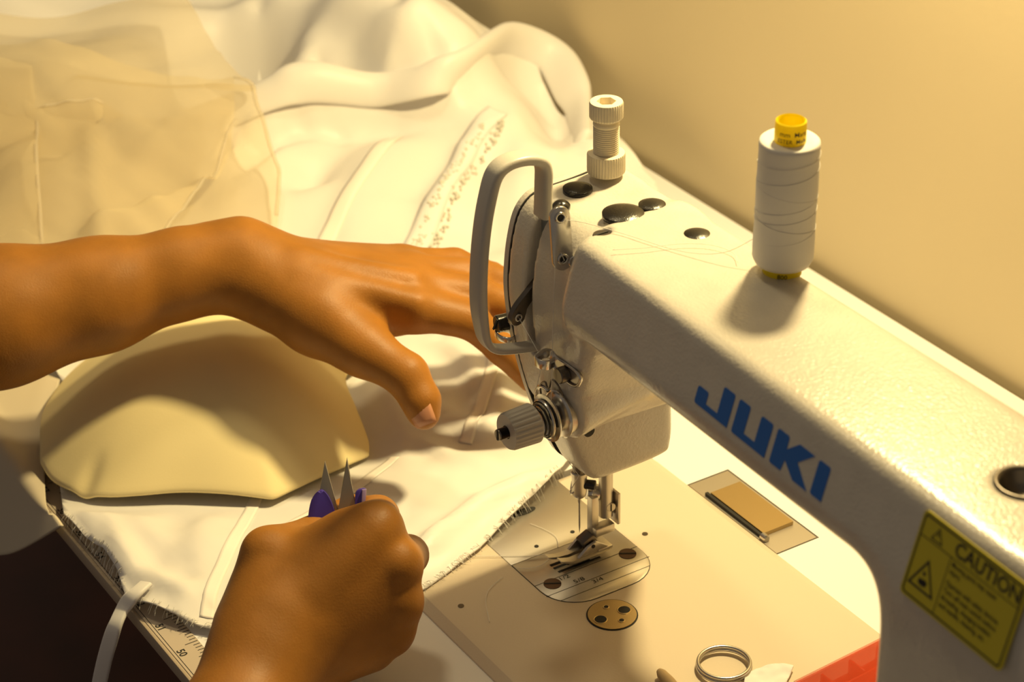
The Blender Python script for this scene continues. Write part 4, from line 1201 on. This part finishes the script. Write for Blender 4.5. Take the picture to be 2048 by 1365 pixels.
# right arm -------------------------------------------------------
DR = depth_of(at(755, 1052, z=.086))
def R3(px, py, dd): return P3(px, py, DR+dd*.001)
rfore = [(R3(360, 1720, -95), R3(470, 1450, -34), 31, 26), (R3(470, 1450, -34), R3(512, 1350, -16), 26, 24), (R3(512, 1350, -16), R3(548, 1270, -5), 24, 23.5)]
rpalm = [(R3(545, 1275, -4), R3(742, 1062, 5), 23, 13.0), (R3(560, 1290, -3), R3(785, 1140, 4), 23, 13.0), (R3(580, 1310, 3), R3(790, 1208, 8), 20, 12.2), (R3(600, 1320, 12), R3(775, 1266, 13), 17, 12),
         (R3(600, 1225, 6), R3(735, 1115, 10), 23, 20), (R3(610, 1270, 8), R3(748, 1200, 14), 23, 19),
         (R3(520, 1240, 8), R3(535, 1110, 10), 20, 11.5), (R3(560, 1180, 8), R3(690, 1095, 12), 20, 17), (R3(660, 1310, 22), R3(740, 1295, 24), 14, 12)]
def curl(m, r0, L, sh):
    m = np.array(m); ex = RT*1000; dn = FW*1000; u_ = UP*1000
    p1 = m+((.07 if L[0] == 40 else -.06)*RT+.10*UP*sh+.97*FW)*L[0]; p2 = p1+(-.80*RT+.05*UP+.55*FW)*L[1]; p3 = p2+(-.85*RT-.1*UP-.45*FW)*L[2]
    return [(m, p1, r0, r0*.86), (p1, p2, r0*.86, r0*.76), (p2, p3, r0*.76, r0*.62)]
mI, mM, mR, mP = R3(756, 1054, 3), R3(797, 1130, 1), R3(800, 1205, 4), R3(786, 1264, 11)
rf = [curl(mI, 11.8, (34, 16, 10), .6), curl(mM, 11.2, (40, 25, 19), .2), curl(mR, 10.6, (37, 23, 18), -.2), curl(mP, 9.6, (30, 18, 16), -.6)]
rth = [(R3(537, 1104, 11), R3(625, 1075, 34), 10.8, 10.0), (R3(625, 1075, 34), R3(690, 1060, 46), 9.6, 8.0)]
rten = [(R3(640, 1180, -13), R3(745, 1068, -6), 3.0, 3.5)]
def right_arm(P):
    d = chain_sdf(P, rfore, 8)
    d = smin(d, chain_sdf(P, rpalm, 9), 14)
    d = smin(d, chain_sdf(P, rten, 3), 12)
    for f in rf: d = smin(d, chain_sdf(P, f, 3), 4)
    d = smin(d, chain_sdf(P, rth, 3), 8)
    return d
pts = np.array([q_ for s in rfore+rpalm+rth+sum(rf, []) for q_ in s[:2]])
lo_b = np.maximum(pts.min(0)-34, (-90, -420, 3)); hi_b = pts.max(0)+34
ra = sdf_object('arm', right_arm, lo_b, hi_b, 1.7, M['skin'], person, 4)
ra['label'] = 'right forearm and closed fist seen from the back of the hand'

# ------------------------------------------------------------------ thread snips in the right fist
snips = empty('thread_snips', tuple(at(660, 1150, depth=DR+.03)), 'open thread snips with purple grips and pointed steel blades, held in the right fist', 'snips')
DS = DR+.034
def img_poly(px, d): return [at(a, b, depth=d) for a, b in px]
def plate_img(name, px, d, t, mat, bevel=0):
    P_ = img_poly(px, d); O_ = P_[0]
    poly = [((p-O_)@RT, (p-O_)@UP) for p in P_]
    bm = bmesh.new(); prism(bm, poly, O_, RT, UP, -FW, -t/2, t/2, bevel); return obj(name, bm, mat, snips, 30)
plate_img('blade', [(650, 922), (672, 1005), (684, 1052), (672, 1100), (640, 1100), (636, 1000)], DS+.001, .0016, M['blade'], .0005)
plate_img('blade', [(694, 915), (711, 1010), (716, 1100), (668, 1100), (674, 1035)], DS-.001, .0016, M['blade'], .0005)
hl = catmull([(640, 980), (652, 985), (664, 1005), (674, 1040), (690, 1120), (672, 1240), (655, 1350), (640, 1372), (618, 1350), (612, 1240), (614, 1100), (617, 1040), (624, 1000)], 4, True)
plate_img('grip', [tuple(p) for p in hl], DS+.0005, .0085, M['purple'], .0016)
hr_ = catmull([(713, 982), (731, 979), (729, 1005), (724, 1060), (722, 1140), (705, 1260), (668, 1350), (655, 1368), (648, 1350), (676, 1250), (696, 1140), (707, 1060), (711, 1010)], 4, True)
plate_img('grip', [tuple(p) for p in hr_], DS+.0005, .0085, M['purple'], .0012)
plate_img('grip_edge', [(724, 980), (733, 979), (731, 1004), (726, 1030), (722, 1030)], DS-.0042, .0014, M['lilac'], .0004)

# ------------------------------------------------------------------ small things on the table and bed
ms = empty('tape_measure', (0, TY0+.008, ZT), 'pale tape measure stuck flat along the front edge of the table', 'tape measure')
bm = bmesh.new(); add_box(bm, (-.05, TY0+.0098, ZT+.0003), (.9, .0155, .0005)); obj('band', bm, M['ruler'], ms)
bm = bmesh.new()
x = -.30
k = 0
while x < .10:
    L = .0068 if k % 10 == 0 else (.0052 if k % 5 == 0 else .0034)
    add_box(bm, (x, TY0+.0172-L/2, ZT+.00062), (.0004, L, .0001)); x += .0025; k += 1
add_box(bm, (-.10, TY0+.0035, ZT+.00062), (.4, .0003, .0001))
tag(obj('tick_marks', bm, M['ink'], ms), kind='stuff')
for j in range(16):
    V, Fc = text_mesh(str(60-j), .0058, .0001)
    obj_np('numeral', V*np.array([1, 1, 0])+np.array([-.298+.025*j, TY0+.0045, ZT+.00066]), Fc, M['ink'], ms, None)

# metal ring with a scrap of white cloth, red box, wooden stick
rc = at(1448, 1330, z=.0028)
bm = bmesh.new()
for dz, rr in ((-.0010, .0128), (.0010, .0126)):
    tube(bm, [(rc[0]+rr*math.cos(a), rc[1]+rr*math.sin(a), .0030+dz) for a in np.linspace(0, 2*PI, 48, endpoint=False)], .00095, 8, True)
tag(obj('metal_ring', bm, M['steel'], None, 180), 'double steel ring lying on the machine bed beside the white scrap', 'ring')
sc_px = [(1490, 1352), (1512, 1338), (1550, 1332), (1588, 1334), (1575, 1362), (1560, 1395), (1500, 1400), (1488, 1372)]
scw = W(sc_px, .002)
cxy = np.mean(scw, 0)
def scrap_z(X, Y): return .0026+.0012*vnoise(X*130, Y*110, 9)+.0006*vnoise(X*300, Y*260, 8)
o = sheet('fabric_scrap', scw, scrap_z, .0012, M['panel'], None, .0008)
tag(o, 'small scrap of white cloth on the bed between the ring and the red box', 'cloth scrap')
bm = bmesh.new()
a, b = at(1318, 1342, z=.0035), at(1352, 1385, z=.0035); dirs = Vector(b)-Vector(a); dirs.normalize()
a = Vector(a); add_lathe(bm, [(0, 0), (.0016, .0004), (.0026, .003), (.0034, .010), (.0034, .07), (0, .07)], a, dirs, 14)
tag(obj('wooden_stick', bm, M['wood'], None, 50), 'tan rounded stick tip lying on the bed at the bottom edge, left of the ring', 'stick')
rb = empty('red_box', tuple(at(1680, 1350, z=0)), 'clear red plastic box lying on the bed against the machine column', 'box')
A = at(1600, 1360, z=.012); B = at(1750, 1285, z=.012); ex = Vector((B-A)); ex.z = 0; Lb = .074; ex.normalize(); ey = Vector((ex.y, -ex.x, 0))
O_ = Vector((A[0], A[1], 0))
def bxp(bm, u0, u1, v0, v1, z0, z1): prism(bm, [(u0, v0), (u1, v0), (u1, v1), (u0, v1)], O_, ex, ey, (0, 0, 1), z0, z1, .0003)
bm = bmesh.new()
bxp(bm, -.004, Lb, 0, .0012, .0012, .012); bxp(bm, -.004, Lb, .0488, .05, .0012, .012); bxp(bm, -.004, -.0028, .0012, .0488, .0012, .012); bxp(bm, Lb-.0012, Lb, .0012, .0488, .0012, .012)
bxp(bm, -.004, Lb, 0, .05, .0002, .0014)
obj('case', bm, M['red'], rb)
bm = bmesh.new(); bxp(bm, -.004, Lb, 0, .05, .0122, .0132); obj('lid', bm, M['redlid'], rb)
for u_ in (.012, .030, .048):
    bm = bmesh.new(); bxp(bm, u_, u_+.0012, .0012, .012, .0014, .0105); obj('rib', bm, M['red'], rb)
bm = bmesh.new(); bxp(bm, -.0028, Lb-.0012, .012, .0132, .0014, .0095); obj('divider', bm, M['red'], rb)

# loose threads
lt = 'loose threads on the bed'
thread_thing('loose_thread', [tuple(at(a, b, z=.0008)) for a, b in ((1005, 1155), (978, 1180), (972, 1205), (977, 1235), (979, 1245))], .00017, 'short pale thread bent on the bare bed left of the needle plate', group=lt)
thread_thing('loose_thread', [tuple(at(a, b, z=.0010)) for a, b in ((945, 1113), (1000, 1113), (1060, 1113), (1100, 1110), (1085, 1130), (1055, 1138), (1030, 1136))], .00018, 'long pale thread curling across the needle plate in front of the foot', group=lt)
thread_thing('loose_thread', [tuple(at(a, b, z=.0010)) for a, b in ((1060, 1048), (1090, 1060), (1112, 1075), (1116, 1095))], .00015, 'fine curved thread on the slide plate behind the foot toes', group=lt)
thread_thing('loose_thread', [tuple(at(a, b, z=.2192)) for a, b in ((1225, 500), (1290, 496), (1360, 488), (1420, 490), (1465, 505), (1475, 525))], .00014, 'hair-thin thread arched over the arm top in front of the spool')
